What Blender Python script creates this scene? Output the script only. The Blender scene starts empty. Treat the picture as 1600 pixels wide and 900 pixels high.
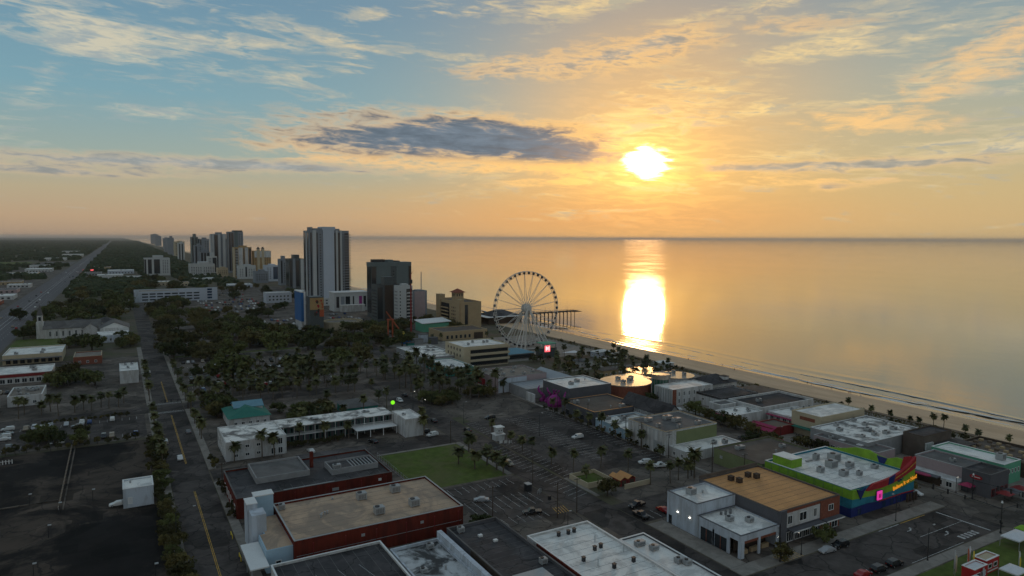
import bpy, math, random
from mathutils import Vector, Matrix
R=math.radians
rnd=random.Random(7)
scene=bpy.context.scene
C=scene.collection
# ---------------------------------------------------------------- camera
# world axes: +X out to sea, +Y along the coast, street grid is axis-aligned. Camera hovers 80 m over (0,0).
HEAD=R(30)
fx,fy=math.sin(HEAD),math.cos(HEAD)
pitch=math.atan(78/1067); roll=R(0.22)
fw=Vector((fx*math.cos(pitch),fy*math.cos(pitch),-math.sin(pitch)))
rt=Vector((fy,-fx,0)); up=rt.cross(fw)
rt2=rt*math.cos(roll)+up*math.sin(roll); up2=up*math.cos(roll)-rt*math.sin(roll)
cd=bpy.data.cameras.new('camera'); cam=bpy.data.objects.new('camera',cd); C.objects.link(cam)
cd.sensor_fit='HORIZONTAL'; cd.sensor_width=36; cd.lens=24.0; cd.clip_start=1; cd.clip_end=200000
m=Matrix.Identity(4)
for i in range(3): m[i][0]=rt2[i]; m[i][1]=up2[i]; m[i][2]=-fw[i]
m[0][3],m[1][3],m[2][3]=0,0,80
cam.matrix_world=m
scene.camera=cam
# ---------------------------------------------------------------- view
scene.view_settings.view_transform='Standard'; scene.view_settings.look='None'
scene.view_settings.exposure=0.18; scene.view_settings.gamma=1
scene.view_settings.use_curve_mapping=False
HAZE=0.000030
cy=scene.cycles
cy.use_adaptive_sampling=True; cy.adaptive_threshold=0.02; cy.use_denoising=True
cy.max_bounces=5; cy.diffuse_bounces=2; cy.glossy_bounces=3; cy.transmission_bounces=2; cy.volume_bounces=0
cy.caustics_reflective=False; cy.caustics_refractive=False; cy.sample_clamp_indirect=4.0
# ---------------------------------------------------------------- sun and sky
SUN_AZ=R(30+10.98); SUN_EL=R(6.1)          # azimuth clockwise from +Y
sdir=Vector((math.sin(SUN_AZ)*math.cos(SUN_EL),math.cos(SUN_AZ)*math.cos(SUN_EL),math.sin(SUN_EL)))
sl=bpy.data.lights.new('sun','SUN'); sun=bpy.data.objects.new('sun',sl); C.objects.link(sun)
sl.energy=0.17; sl.angle=R(3.3); sl.color=(1.0,0.52,0.20)
sun.rotation_euler=sdir.to_track_quat('Z','Y').to_euler(); sun.location=(0,0,300)

class E:
    """tiny expression helper over Math nodes"""
    t=None
    def __init__(s,v): s.v=v
    def _op(op,a,b=None,c=None):
        n=E.t.nodes.new('ShaderNodeMath'); n.operation=op
        for i,q in enumerate((a,b,c)):
            if q is None: continue
            q=q.v if isinstance(q,E) else q
            if isinstance(q,(int,float)): n.inputs[i].default_value=q
            else: E.t.links.new(q,n.inputs[i])
        return E(n.outputs[0])
    def __add__(a,b): return E._op('ADD',a,b)
    __radd__=__add__
    def __sub__(a,b): return E._op('SUBTRACT',a,b)
    def __rsub__(a,b): return E._op('SUBTRACT',b,a)
    def __mul__(a,b): return E._op('MULTIPLY',a,b)
    __rmul__=__mul__
    def __truediv__(a,b): return E._op('DIVIDE',a,b)
def fexp(a): return E._op('EXPONENT',a)
def fmax(a,b): return E._op('MAXIMUM',a,b)
def fmin(a,b): return E._op('MINIMUM',a,b)
def clamp01(a): return fmin(fmax(a,0.0),1.0)
def smooth(a,lo,hi):
    n=E.t.nodes.new('ShaderNodeMapRange'); n.interpolation_type='SMOOTHSTEP'
    E.t.links.new(a.v,n.inputs[0]); n.inputs[1].default_value=lo; n.inputs[2].default_value=hi
    return E(n.outputs[0])
def ramp(a,stops):
    n=E.t.nodes.new('ShaderNodeValToRGB'); E.t.links.new(a.v,n.inputs[0])
    el=n.color_ramp.elements
    while len(el)<len(stops): el.new(0.5)
    for e,(p,c) in zip(el,stops): e.position=p; e.color=(*c,1)
    return n.outputs[0]
def mixc(f,a,b,mode='MIX'):
    n=E.t.nodes.new('ShaderNodeMix'); n.data_type='RGBA'; n.blend_type=mode
    for i,q in ((0,f),(6,a),(7,b)):
        q=q.v if isinstance(q,E) else q
        if isinstance(q,tuple): n.inputs[i].default_value=(*q,1)
        elif isinstance(q,(int,float)): n.inputs[i].default_value=q
        else: E.t.links.new(q,n.inputs[i])
    return n.outputs[2]
def combine(x,y,z=0.0):
    n=E.t.nodes.new('ShaderNodeCombineXYZ')
    for i,q in enumerate((x,y,z)):
        if isinstance(q,E): E.t.links.new(q.v,n.inputs[i])
        else: n.inputs[i].default_value=q
    return n.outputs[0]
def noise(vec,scale,detail=5,rough=0.55,dist=0.0):
    n=E.t.nodes.new('ShaderNodeTexNoise'); E.t.links.new(vec,n.inputs['Vector'])
    n.inputs['Scale'].default_value=scale; n.inputs['Detail'].default_value=detail
    n.inputs['Roughness'].default_value=rough; n.inputs['Distortion'].default_value=dist
    return E(n.outputs['Fac'])

world=bpy.data.worlds.new('World'); scene.world=world; world.use_nodes=True
world.cycles.sampling_method='MANUAL'; world.cycles.sample_map_resolution=256
wt=world.node_tree; wt.nodes.clear(); E.t=wt
tc=wt.nodes.new('ShaderNodeTexCoord')
def dotv(v):
    n=wt.nodes.new('ShaderNodeVectorMath'); n.operation='DOT_PRODUCT'
    wt.links.new(tc.outputs['Generated'],n.inputs[0]); n.inputs[1].default_value=v
    return E(n.outputs['Value'])
DEG=180/math.pi
dx=dotv((fy,-fx,0)); dy=dotv((fx,fy,0)); dz=dotv((0,0,1)); ds=dotv(sdir)
az=E._op('ARCTAN2',dx,dy)*DEG                # degrees right of the street-grid heading + 30
el=E._op('ARCSINE',dz)*DEG
sa=E._op('ARCCOSINE',fmin(ds,1.0))*DEG       # angle from the sun
ae=combine(az,el,0.0)
def blob(a0,e0,wa,we,tilt=0.0):              # soft elliptical patch of sky, sizes in degrees
    mp=wt.nodes.new('ShaderNodeMapping'); mp.vector_type='TEXTURE'; wt.links.new(ae,mp.inputs[0])
    mp.inputs[1].default_value=(a0,e0,0); mp.inputs[2].default_value=(0,0,R(tilt)); mp.inputs[3].default_value=(wa*2.3,we*2.3,1)
    gt=wt.nodes.new('ShaderNodeTexGradient'); gt.gradient_type='QUADRATIC_SPHERE'; wt.links.new(mp.outputs[0],gt.inputs[0])
    return E(gt.outputs['Fac'])
# clear sky
nish=wt.nodes.new('ShaderNodeTexSky'); nish.sky_type='NISHITA'; nish.sun_disc=False
nish.sun_elevation=SUN_EL; nish.sun_rotation=SUN_AZ; nish.altitude=0; nish.air_density=1.2; nish.dust_density=0.3; nish.ozone_density=2.0
e01=fmax(el,0.0)/25.0
grad=ramp(clamp01(e01),[(0.0,(.38,.275,.20)),(0.06,(.46,.325,.215)),(0.14,(.44,.365,.245)),(0.24,(.30,.375,.345)),(0.42,(.185,.345,.415)),(0.7,(.145,.27,.37)),(1.0,(.18,.26,.325))])
nd=mixc(1.0,nish.outputs[0],(0.05,0.05,0.05),'MULTIPLY')
sc=mixc(0.12,grad,nd)
dark=ramp(clamp01(e01*25.0/90.0),[(0.0,(1,1,1)),(0.25,(1,1,1)),(1.0,(1.0,1.0,1.0))])
sc=mixc(1.0,sc,dark,'MULTIPLY')
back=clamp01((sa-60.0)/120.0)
sc=mixc(back*0.6,sc,(.36,.32,.29))  # unseen sky behind the camera, lightened to warm neutral to lift the town's light
# golden air on the sun's side
side=fexp((az-26.0)*(az-26.0)*-0.0010)*fexp(el*el*-0.0048)
sc=mixc(side*0.70,sc,(.60,.44,.19))
sc=mixc(fexp(sa*sa*-0.0070)*0.70,sc,(.95,.50,.12))
# orange-pink band low over the water below the sun
lowb=fexp((el-1.6)*(el-1.6)*-0.22)*fexp((az-9.0)*(az-9.0)*-0.0035)
sc=mixc(lowb*0.8,sc,(.70,.35,.13))
# ---- clouds
def warp(sx,sy,k,ox=0.0,shear=0.0):
    return combine(az*sx+ox+el*shear,el*sy+ox*0.7,k)
wn=noise(warp(.07,.2,3.0),1.0,1)-0.5
azw=az; elw=el
def nz(sx,sy,k,scale=1.0,detail=6,rough=.56,dist=.35,shear=0.0):
    return noise(combine(azw*sx+elw*shear,elw*sy+wn*0.9,k),scale,detail,rough,dist)
# cirrus veil: broad on the right, a diagonal fan top left
cov=blob(24,14,24,9,0)*0.38+blob(-31,14.0,12,2.2,-12)*0.62+blob(-33,19.0,9,1.7,-8)*0.42+blob(4,19.5,9,2.4,-4)*0.62+blob(-5,10.3,7,1.5,4)*0.36 \
   +blob(-29,9.0,8,0.8,3)*0.34+blob(-34.5,9.8,4,1.2,38)*0.42+blob(-19.5,14.6,4.6,.8,6)*0.46+blob(-11,17.4,2.6,.45,3)*0.5+blob(-27,17.6,9,.5,-12)*.34 \
   +blob(30,8,14,3.5,0)*0.22+blob(14,9.5,9,2.5,6)*0.34+blob(-12.5,14.2,2.4,.7,-4)*0.5
cov=cov-blob(8,16.4,4.2,1.2,18)*0.75-blob(17,18.4,4,.8,8)*0.5-blob(23,11.6,9,.9,8)*0.42-blob(1,11.6,8,1.4,0)*0.45-blob(29,8.4,9,1.2,4)*0.4-blob(18,7.6,6,.7,2)*.3
n1=(nz(.10,.60,1.7,1.0,5,.60,.7,.12)-0.5)*2.0
n2=(nz(.40,2.0,5.2,1.0,6,.60,.8,.6)-0.5)*2.15
ci=smooth(n1*0.95+n2*0.66+cov,0.14,0.74)*smooth(cov,-.30,.10)
near=fexp(sa*sa*-0.0016)
cic=mixc(near,(.54,.51,.40),(.92,.64,.25))
nC=(nz(.36,1.15,9.1,1.0,7,.60,.6,.0)-0.5)*2.1
cic=mixc(smooth(nC*.6+n2*.75,-.10,.26)*0.9,cic,mixc(near,(.29,.35,.37),(.44,.39,.27)))
sc=mixc(ci*0.9,sc,cic)
# heavier banks: grey body, sunlit gold edges
nD=nC*.9+n2*.6
def bank(masks,thr,width,edge,core,strength=.95,amp=.9,flip=1.0):
    global sc
    mk=masks[0]
    for q in masks[1:]: mk=mk+q
    d=nD*(amp*flip)+mk
    al=smooth(d,thr-.22,thr+width+.26)*smooth(mk,.04,.42)
    co=smooth(d+n2*.30,thr+width*edge-.15,thr+width*edge+.75)
    rimc=mixc(fexp(sa*sa*-0.0035),(.74,.50,.26),(1.15,.64,.17))
    body=mixc(smooth(nC*.5+n2*.6,-.35,.4),tuple(min(1,q_*1.3+.015) for q_ in core),tuple(q_*.85 for q_ in core))
    sc=mixc(al*strength,sc,mixc(co,rimc,body))
bank([blob(-4,6.6,13,1.0,-2)*.7,blob(-16,7.2,5,1.0,0)*.6,blob(0,9.4,9,.8,-4)*.6],.30,.5,2.2,(.5,.36,.22),.8,1.0)
bank([blob(-5.2,8.05,11.8,1.85,-3)*1.3,blob(-14,7.5,7,.9,0)*.5,blob(4,7.1,7,1.2,-9)*.8,blob(-3,9.0,8,.8,-2)*.3],.34,.22,-.1,(.115,.150,.188),.98,.80)
bank([blob(2,5.7,13,.75,0)*.75,blob(-12,6.1,9,.6,0)*.6],.34,.35,1.6,(.45,.30,.17),.85,1.0)
bank([blob(-31,5.4,15,.55,1)*.85,blob(-33,4.5,10,.4,0)*.7,blob(-18,5.5,11,.45,-1)*.8],.30,.3,-.2,(.25,.265,.275),.75,.8)
bank([blob(8,14.5,8,1.3,5)*.85,blob(0,13.6,5,.8,2)*.7,blob(12,15.6,3.4,1.0,8)*.6],.34,.35,.35,(.33,.31,.27),.88,1.1)
bank([blob(22,15.8,6,.8,-4)*.8,blob(36.5,17.8,4,1.6,0)*1.0],.40,.3,.6,(.28,.30,.29),.8,.8)
bank([blob(29,5.5,12,.55,-.5)*.95,blob(19,5.5,8,.4,0)*.6],.34,.25,-.1,(.31,.30,.265),.8,.8)
bank([blob(33,11.2,8,1.5,20)*.75,blob(28,8.4,7,.8,-8)*.7,blob(36,13.5,4,1.2,20)*.6],.38,.4,2.2,(.60,.46,.26),.85,1.1)
bank([blob(24.6,4.0,1.0,.5,0)*.9,blob(28,4.2,5,.4,2)*.7],.40,.2,.6,(.37,.31,.24),.7,.8)
bank([blob(13,5.0,10,.45,0)*.75,blob(4,4.5,9,.4,1)*.65,blob(24,4.3,8,.35,1)*.6],.34,.35,2.0,(.6,.38,.18),.8,1.0)
# the sun burning through the cloud edge
sun_n=n2
ang=E._op('SQRT',((az-10.98)/1.25)*((az-10.98)/1.25)+((el-6.15)/.95)*((el-6.15)/.95))
core=smooth(sun_n*.55+nC*.25+fexp(ang*ang*-0.62),.22,.6)*smooth(ang*-1.0,-2.6,-1.4)
halo=fexp(ang*-0.42)*(0.55+smooth(sun_n,-.2,.24)*0.6)
sc=mixc(1.0,sc,mixc(1.0,(1.5,.70,.12),combine(halo,halo,halo),'MULTIPLY'),'ADD')
sc=mixc(core*1.0,sc,(7.0,4.6,1.7))
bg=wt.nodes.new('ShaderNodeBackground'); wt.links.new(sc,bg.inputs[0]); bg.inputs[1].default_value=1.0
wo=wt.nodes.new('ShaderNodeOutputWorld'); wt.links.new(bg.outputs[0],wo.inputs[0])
# ---------------------------------------------------------------- materials
MATS={}
def mat(name,col,rough=.85,var=.18,scale=.25,spec=.15,bump=0.0,metal=0.0,emit=None,estr=0.0,dirt=None,dirt_amt=.5,dirt_scale=.12,coord='W',stretch=(1,1,1),tint=0.0,worn=0.0):
    if name in MATS: return MATS[name]
    m=bpy.data.materials.new(name); m.use_nodes=True; t=m.node_tree; E.t=t
    b=t.nodes['Principled BSDF']
    b.inputs['Roughness'].default_value=rough; b.inputs['Metallic'].default_value=metal
    b.inputs['Specular IOR Level'].default_value=spec
    if emit:
        b.inputs['Emission Color'].default_value=(*emit,1); b.inputs['Emission Strength'].default_value=estr
    if coord=='W': v=t.nodes.new('ShaderNodeNewGeometry').outputs['Position']
    else: v=t.nodes.new('ShaderNodeTexCoord').outputs['Object']
    if stretch!=(1,1,1):
        n=t.nodes.new('ShaderNodeVectorMath'); n.operation='MULTIPLY'; t.links.new(v,n.inputs[0]); n.inputs[1].default_value=stretch; v=n.outputs[0]
    c=None
    if var:
        n=noise(v,scale,5,.65)
        f=1.0+(n-0.5)*(var*4.0)
        c=mixc(1.0,tuple(col),combine(f,f,f),'MULTIPLY')
    if dirt:
        n2=noise(v,dirt_scale,6,.68,.6)
        c=mixc(smooth(n2,.44,.60)*dirt_amt,c if c else tuple(col),tuple(dirt))
    if worn:      # repair patches and tar-sealed cracks
        vo=t.nodes.new('ShaderNodeTexVoronoi'); vo.distance='CHEBYCHEV'; vo.inputs['Scale'].default_value=.11; t.links.new(v,vo.inputs['Vector'])
        sp=t.nodes.new('ShaderNodeSeparateColor'); t.links.new(vo.outputs['Color'],sp.inputs[0]); pr=E(sp.outputs[0])
        f=1.0+(smooth(pr,.72,.78)*-0.9+smooth(pr,.10,.04)*0.7)*worn
        c=mixc(1.0,c,combine(f,f,f),'MULTIPLY')
        nv=t.nodes.new('ShaderNodeTexNoise'); nv.inputs['Scale'].default_value=.35; nv.inputs['Detail'].default_value=3; t.links.new(v,nv.inputs['Vector'])
        av=t.nodes.new('ShaderNodeVectorMath'); av.operation='MULTIPLY_ADD'; t.links.new(nv.outputs['Color'],av.inputs[0]); av.inputs[1].default_value=(3,3,0); t.links.new(v,av.inputs[2])
        ve=t.nodes.new('ShaderNodeTexVoronoi'); ve.feature='DISTANCE_TO_EDGE'; ve.inputs['Scale'].default_value=.13; t.links.new(av.outputs[0],ve.inputs['Vector'])
        c=mixc(smooth(E(ve.outputs['Distance']),.022,.010)*0.65,c,(.014,.013,.013))
    if tint:      # every tree its own shade of green
        oi=t.nodes.new('ShaderNodeObjectInfo'); rv=E(oi.outputs['Random']); f=1.0+(rv-0.5)*(tint*2.0)
        c=mixc(1.0,c,combine(f*1.0+rv*.25,f,f*0.9),'MULTIPLY')
    if c: t.links.new(c,b.inputs['Base Color'])
    else: b.inputs['Base Color'].default_value=(*col,1)
    if bump:
        n3=noise(v,scale*6,4,.6); bn=t.nodes.new('ShaderNodeBump'); bn.inputs['Strength'].default_value=bump; bn.inputs['Distance'].default_value=.1
        t.links.new(n3.v,bn.inputs['Height']); t.links.new(bn.outputs[0],b.inputs['Normal'])
    MATS[name]=m; return m
A=mat
A('asphalt',(.092,.078,.070),.85,.3,.35,dirt=(.052,.044,.040),dirt_amt=.9,dirt_scale=.09,bump=.2,worn=0.45)
A('asphalt_old',(.155,.130,.108),.88,.3,.3,dirt=(.078,.066,.056),dirt_amt=.9,dirt_scale=.06,bump=.2,worn=0.4)
A('asphalt_tar',(.014,.012,.011),.9,.6,.10,dirt=(.095,.072,.056),dirt_amt=.85,dirt_scale=.028,bump=.25,worn=0.5)
A('highway',(.125,.115,.118),.85,.12,.1,stretch=(1,.1,1))
A('concrete',(.27,.245,.215),.9,.16,.5,dirt=(.15,.13,.11),dirt_amt=.5,dirt_scale=.2)
A('kerb',(.33,.31,.28),.9,.15,.8)
A('paint_white',(.55,.55,.53),.7,.25,1.2,dirt=(.16,.15,.15),dirt_amt=.7,dirt_scale=.9)
A('paint_yellow',(.62,.36,.05),.7,.2,1.2,dirt=(.14,.11,.08),dirt_amt=.6,dirt_scale=.8)
A('grass_ground',(.085,.120,.025),.95,.4,.35,dirt=(.13,.125,.055),dirt_amt=.6,dirt_scale=.08,bump=.5)
A('dirt',(.12,.10,.075),.95,.3,.2,dirt=(.07,.08,.035),dirt_amt=.7,dirt_scale=.05)
A('gloss_paving',(.30,.25,.20),.2,.15,.6,.5,dirt=(.18,.15,.12),dirt_amt=.6,dirt_scale=.3)
A('sand',(.64,.45,.29),.9,.14,.2,dirt=(.50,.34,.21),dirt_amt=.5,dirt_scale=.06,stretch=(1,.25,1))
A('wet_sand',(.24,.17,.115),.16,.15,.15,.5,stretch=(1,.2,1))
A('roof_white',(.82,.80,.75),.55,.10,.3,dirt=(.34,.34,.33),dirt_amt=.55,dirt_scale=.16)
A('roof_white_patchy',(.80,.78,.73),.6,.12,.4,dirt=(.10,.095,.09),dirt_amt=.9,dirt_scale=.14)
A('roof_white_stained',(.52,.53,.53),.6,.15,.4,dirt=(.03,.03,.03),dirt_amt=.95,dirt_scale=.11)
A('roof_tan',(.50,.36,.25),.8,.12,.25,dirt=(.25,.20,.16),dirt_amt=.7,dirt_scale=.13,stretch=(1,.6,1))
A('roof_orange',(.58,.29,.11),.55,.10,.3,dirt=(.44,.22,.09),dirt_amt=.5,dirt_scale=.12)
A('roof_dark',(.055,.052,.054),.75,.25,.3,dirt=(.11,.10,.10),dirt_amt=.5,dirt_scale=.13,worn=0.4)
A('roof_grey',(.15,.145,.14),.8,.2,.3,dirt=(.09,.085,.08),dirt_amt=.6,dirt_scale=.15)
A('roof_brown',(.14,.115,.095),.85,.2,.3,dirt=(.09,.07,.06),dirt_amt=.6,dirt_scale=.15)
A('roof_gravel',(.26,.225,.19),.9,.2,.5,dirt=(.16,.14,.12),dirt_amt=.6,dirt_scale=.15)
A('metal_grey',(.30,.32,.34),.45,.1,.5,.5)
A('white_wall',(.58,.58,.57),.8,.08,.3,dirt=(.36,.34,.31),dirt_amt=.65,dirt_scale=.4,stretch=(1,1,.18))
A('bluewhite_wall',(.52,.57,.63),.8,.08,.3,dirt=(.34,.36,.38),dirt_amt=.65,dirt_scale=.4,stretch=(1,1,.18))
A('grey_wall',(.30,.30,.30),.85,.12,.3,dirt=(.2,.2,.2),dirt_amt=.4,dirt_scale=.25)
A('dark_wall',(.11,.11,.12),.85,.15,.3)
A('red_wall',(.14,.024,.015),.9,.3,.8,dirt=(.085,.018,.013),dirt_amt=.8,dirt_scale=.35,stretch=(1,1,.22))
A('brick_wall',(.24,.085,.055),.9,.25,1.5)
A('sky_wall',(.36,.50,.60),.8,.08,.3)
A('tan_wall',(.42,.31,.185),.85,.1,.2)
A('cream_wall',(.50,.42,.29),.85,.1,.2)
A('ochre_wall',(.40,.26,.12),.85,.1,.1)
A('mint_wall',(.12,.36,.235),.8,.1,.3)
A('teal_wall',(.045,.24,.20),.8,.1,.3)
A('teal_roof',(.035,.17,.13),.7,.15,.4)
A('blue_roof',(.15,.29,.36),.65,.12,.4)
A('olive_wall',(.20,.225,.11),.85,.12,.3)
A('pink_wall',(.40,.31,.31),.85,.1,.3)
A('purple',(.27,.035,.19),.6,.2,.5)
A('lime',(.23,.42,.04),.8,.2,.4,dirt=(.17,.30,.045),dirt_amt=.6,dirt_scale=.3)
A('teal_paint',(.035,.22,.30),.8,.2,.4,dirt=(.03,.15,.2),dirt_amt=.6,dirt_scale=.3)
A('navy',(.022,.035,.15),.55,.15,.4)
A('crimson',(.36,.03,.035),.6,.15,.4)
A('dark_red',(.22,.03,.03),.6,.2,.5)
A('magenta_wall',(.33,.04,.10),.7,.1,.5)
A('cool_white',(.50,.54,.60),.7,.06,.05)
A('tower_grey',(.235,.255,.28),.7,.08,.05)
A('tower_white',(.50,.51,.50),.75,.07,.05)
A('tower_dark',(.06,.075,.078),.45,.12,.1,.5)
A('tower_teal',(.145,.175,.175),.6,.1,.05)
A('glass',(.020,.026,.032),.12,.0,1,.6)
A('glass_blue',(.025,.055,.10),.12,.0,1,.6)
A('glass_green',(.03,.10,.065),.08,.2,.3,.7)
A('blue_tower',(.030,.14,.36),.45,.1,.1)
A('white_paint',(.72,.72,.70),.5,.05,.5)
A('wheel_white',(.62,.59,.54),.45,.0,1)
A('gondola',(.045,.04,.045),.25,.0,1,.6)
A('steel_black',(.02,.02,.022),.5,.0,1,.5)
A('steel_grey',(.20,.20,.20),.5,.1,2,.5,metal=.3)
A('galv',(.36,.37,.37),.5,.15,2,.5,metal=.2)
A('wood',(.17,.13,.095),.9,.25,.8)
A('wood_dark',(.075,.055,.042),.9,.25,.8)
A('bark',(.085,.065,.048),.95,.3,2,coord='O')
A('palm_bark',(.13,.105,.08),.95,.3,2,coord='O')
A('leaf_oak',(.062,.080,.026),.75,.5,.30,.2,tint=.5)
A('leaf_olive',(.072,.070,.024),.75,.5,.30,.2,tint=.5)
A('leaf_palm',(.066,.078,.028),.65,.40,.5,.3,tint=.4)
A('leaf_hedge',(.050,.047,.018),.8,.45,.6,.2)
A('forest',(.042,.056,.026),.9,.5,.03,.1)
A('dune_grass',(.15,.13,.06),.95,.35,.4)
A('orange_paint',(.42,.10,.045),.55,.1,.5)
A('yellow_plastic',(.75,.55,.06),.5,.1,1)
A('red_plastic',(.45,.03,.03),.5,.1,1)
A('canvas_white',(.66,.67,.68),.8,.08,1)
A('tyre',(.012,.012,.012),.8,.0,1)
A('rim',(.4,.4,.4),.35,.0,1,.5,metal=.6)
A('lamp_glow',(.8,.8,.75),.5,.0,1,emit=(1.0,.92,.75),estr=5)
A('tail_glow',(.3,.01,.01),.4,.0,1)
A('red_glow',(.5,.05,.05),.5,.0,1,emit=(1.0,.12,.14),estr=1.3)
A('white_glow',(.7,.7,.7),.5,.0,1,emit=(1.0,.85,.85),estr=1.2)
A('orange_glow',(.7,.25,.02),.5,.0,1,emit=(1.0,.36,.03),estr=.5)
A('pink_glow',(.7,.05,.35),.5,.0,1,emit=(1.0,.06,.45),estr=.5)
A('green_glow',(.2,.6,.02),.5,.0,1,emit=(.25,1.0,.02),estr=.8)
A('skin',(.35,.22,.16),.7,.0,1)
for n_,c_ in dict(car_white=(.62,.62,.60),car_black=(.015,.015,.017),car_grey=(.16,.165,.17),car_silver=(.36,.37,.38),car_red=(.30,.02,.02),car_blue=(.03,.06,.16),car_tan=(.28,.23,.17)).items():
    A(n_,c_,.25,.0,1,.6)
M=MATS

# ---------------------------------------------------------------- mesh helpers
class MB:
    """collects shapes; build() links them as ONE mesh object"""
    def __init__(s): s.v=[]; s.f=[]; s.m=[]; s.cur=0
    def add(s,vs,fs):
        b=len(s.v); s.v+=vs; s.f+=[tuple(i+b for i in f) for f in fs]; s.m+=[s.cur]*len(fs); return s
    def box(s,x0,y0,z0,x1,y1,z1):
        return s.add([(x0,y0,z0),(x1,y0,z0),(x1,y1,z0),(x0,y1,z0),(x0,y0,z1),(x1,y0,z1),(x1,y1,z1),(x0,y1,z1)],
          [(3,2,1,0),(4,5,6,7),(0,1,5,4),(1,2,6,5),(2,3,7,6),(3,0,4,7)])
    def prism(s,poly,z0,z1,cap=True):
        n=len(poly)
        fs=[(i,(i+1)%n,n+(i+1)%n,n+i) for i in range(n)]
        if cap: fs+=[tuple(range(n-1,-1,-1)),tuple(range(n,2*n))]
        return s.add([(x,y,z0) for x,y in poly]+[(x,y,z1) for x,y in poly],fs)
    def sheet(s,poly,z):
        return s.add([(x,y,z) for x,y in poly],[tuple(range(len(poly)))])
    def rect(s,x0,y0,x1,y1,z): return s.sheet([(x0,y0),(x1,y0),(x1,y1),(x0,y1)],z)
    def tube(s,p0,p1,r0,r1=None,n=6,cap=True):
        r1=r0 if r1 is None else r1
        a,b=Vector(p0),Vector(p1); d=(b-a).normalized()
        u=d.orthogonal().normalized(); w=d.cross(u); vs=[]
        for c,r in ((a,r0),(b,r1)):
            for i in range(n):
                t=2*math.pi*i/n; q=c+(u*math.cos(t)+w*math.sin(t))*r; vs.append(tuple(q))
        fs=[(i,(i+1)%n,n+(i+1)%n,n+i) for i in range(n)]
        if cap: fs+=[tuple(range(n-1,-1,-1)),tuple(range(n,2*n))]
        return s.add(vs,fs)
    def path(s,pts,r,n=5):
        for a,b in zip(pts,pts[1:]): s.tube(a,b,r,r,n)
        return s
    def ring(s,x0,y0,x1,y1,z0,z1,t):
        o=[(x0,y0),(x1,y0),(x1,y1),(x0,y1)]; i=[(x0+t,y0+t),(x1-t,y0+t),(x1-t,y1-t),(x0+t,y1-t)]
        vs=[(x,y,z) for z in (z0,z1) for x,y in o]+[(x,y,z) for z in (z0,z1) for x,y in i]; fs=[]
        for k in range(4):
            j=(k+1)%4
            fs+=[(k,j,4+j,4+k),(8+j,8+k,12+k,12+j),(4+k,4+j,12+j,12+k),(j,k,8+k,8+j)]
        return s.add(vs,fs)
    def gable(s,x0,y0,x1,y1,z0,z1,axis='x',over=.4,th=.25):
        if axis=='x':
            ym=(y0+y1)/2; a=[(y0-over,z0-over*.4),(ym,z1),(y1+over,z0-over*.4)]
            pr=[(a[0][0],a[0][1]),(a[1][0],a[1][1]),(a[2][0],a[2][1]),(a[2][0],a[2][1]-th),(a[1][0],a[1][1]-th),(a[0][0],a[0][1]-th)]
            vs=[(x0-over,y,z) for y,z in pr]+[(x1+over,y,z) for y,z in pr]
        else:
            xm=(x0+x1)/2; pr=[(x0-over,z0-over*.4),(xm,z1),(x1+over,z0-over*.4),(x1+over,z0-over*.4-th),(xm,z1-th),(x0-over,z0-over*.4-th)]
            vs=[(x,y0-over,z) for x,z in pr]+[(x,y1+over,z) for x,z in pr]
        fs=[(i,(i+1)%6,6+(i+1)%6,6+i) for i in range(6)]+[(0,5,4,1),(1,4,3,2),(6,7,10,11),(7,8,9,10)]
        return s.add(vs,fs)
    def hip(s,x0,y0,x1,y1,z0,z1,over=.5,ridge=None):
        x0-=over;y0-=over;x1+=over;y1+=over
        if x1-x0>=y1-y0:
            d=(y1-y0)/2; ym=(y0+y1)/2; t=[(x0+d,ym,z1),(x1-d,ym,z1)]; f=[(0,1,5,4),(1,2,5),(2,3,4,5),(3,0,4)]
        else:
            d=(x1-x0)/2; xm=(x0+x1)/2; t=[(xm,y0+d,z1),(xm,y1-d,z1)]; f=[(0,1,4),(1,2,5,4),(2,3,5),(3,0,4,5)]
        return s.add([(x0,y0,z0),(x1,y0,z0),(x1,y1,z0),(x0,y1,z0)]+t,f+[(3,2,1,0)])
    def mesh(s,name,mats,org=(0,0,0),smooth=False):
        me=bpy.data.meshes.new(name)
        me.from_pydata([(x-org[0],y-org[1],z-org[2]) for x,y,z in s.v],[],s.f)
        for q in (mats if isinstance(mats,(list,tuple)) else [mats]): me.materials.append(M[q] if isinstance(q,str) else q)
        if any(s.m): me.polygons.foreach_set('material_index',s.m)
        if smooth: me.polygons.foreach_set('use_smooth',[True]*len(me.polygons))
        me.update(); return me
    def build(s,name,mats,parent=None,smooth=False):
        org=(0,0,0); p=parent
        while p: org=tuple(a+b for a,b in zip(org,p.location)); p=p.parent
        return link(name,s.mesh(name,mats,org,smooth),parent)
def link(name,me,parent=None,loc=(0,0,0),rz=0,scale=None):
    o=bpy.data.objects.new(name,me); C.objects.link(o); o.location=loc; o.rotation_euler=(0,0,rz)
    if scale: o.scale=scale if isinstance(scale,tuple) else (scale,)*3
    if parent: o.parent=parent
    return o
def tag(o,label=None,cat=None,group=None,kind=None):
    if label: o['label']=label
    if cat: o['category']=cat
    if group: o['group']=group
    if kind: o['kind']=kind
    return o
def thing(name,label,cat,loc=(0,0,0),rz=0,group=None):
    o=link(name,None,None,loc,rz); o.empty_display_size=1
    return tag(o,label,cat,group)
def ground(name,x0,y0,x1,y1,z,m): return tag(MB().rect(x0,y0,x1,y1,z).build(name,m),kind='structure')
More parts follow.
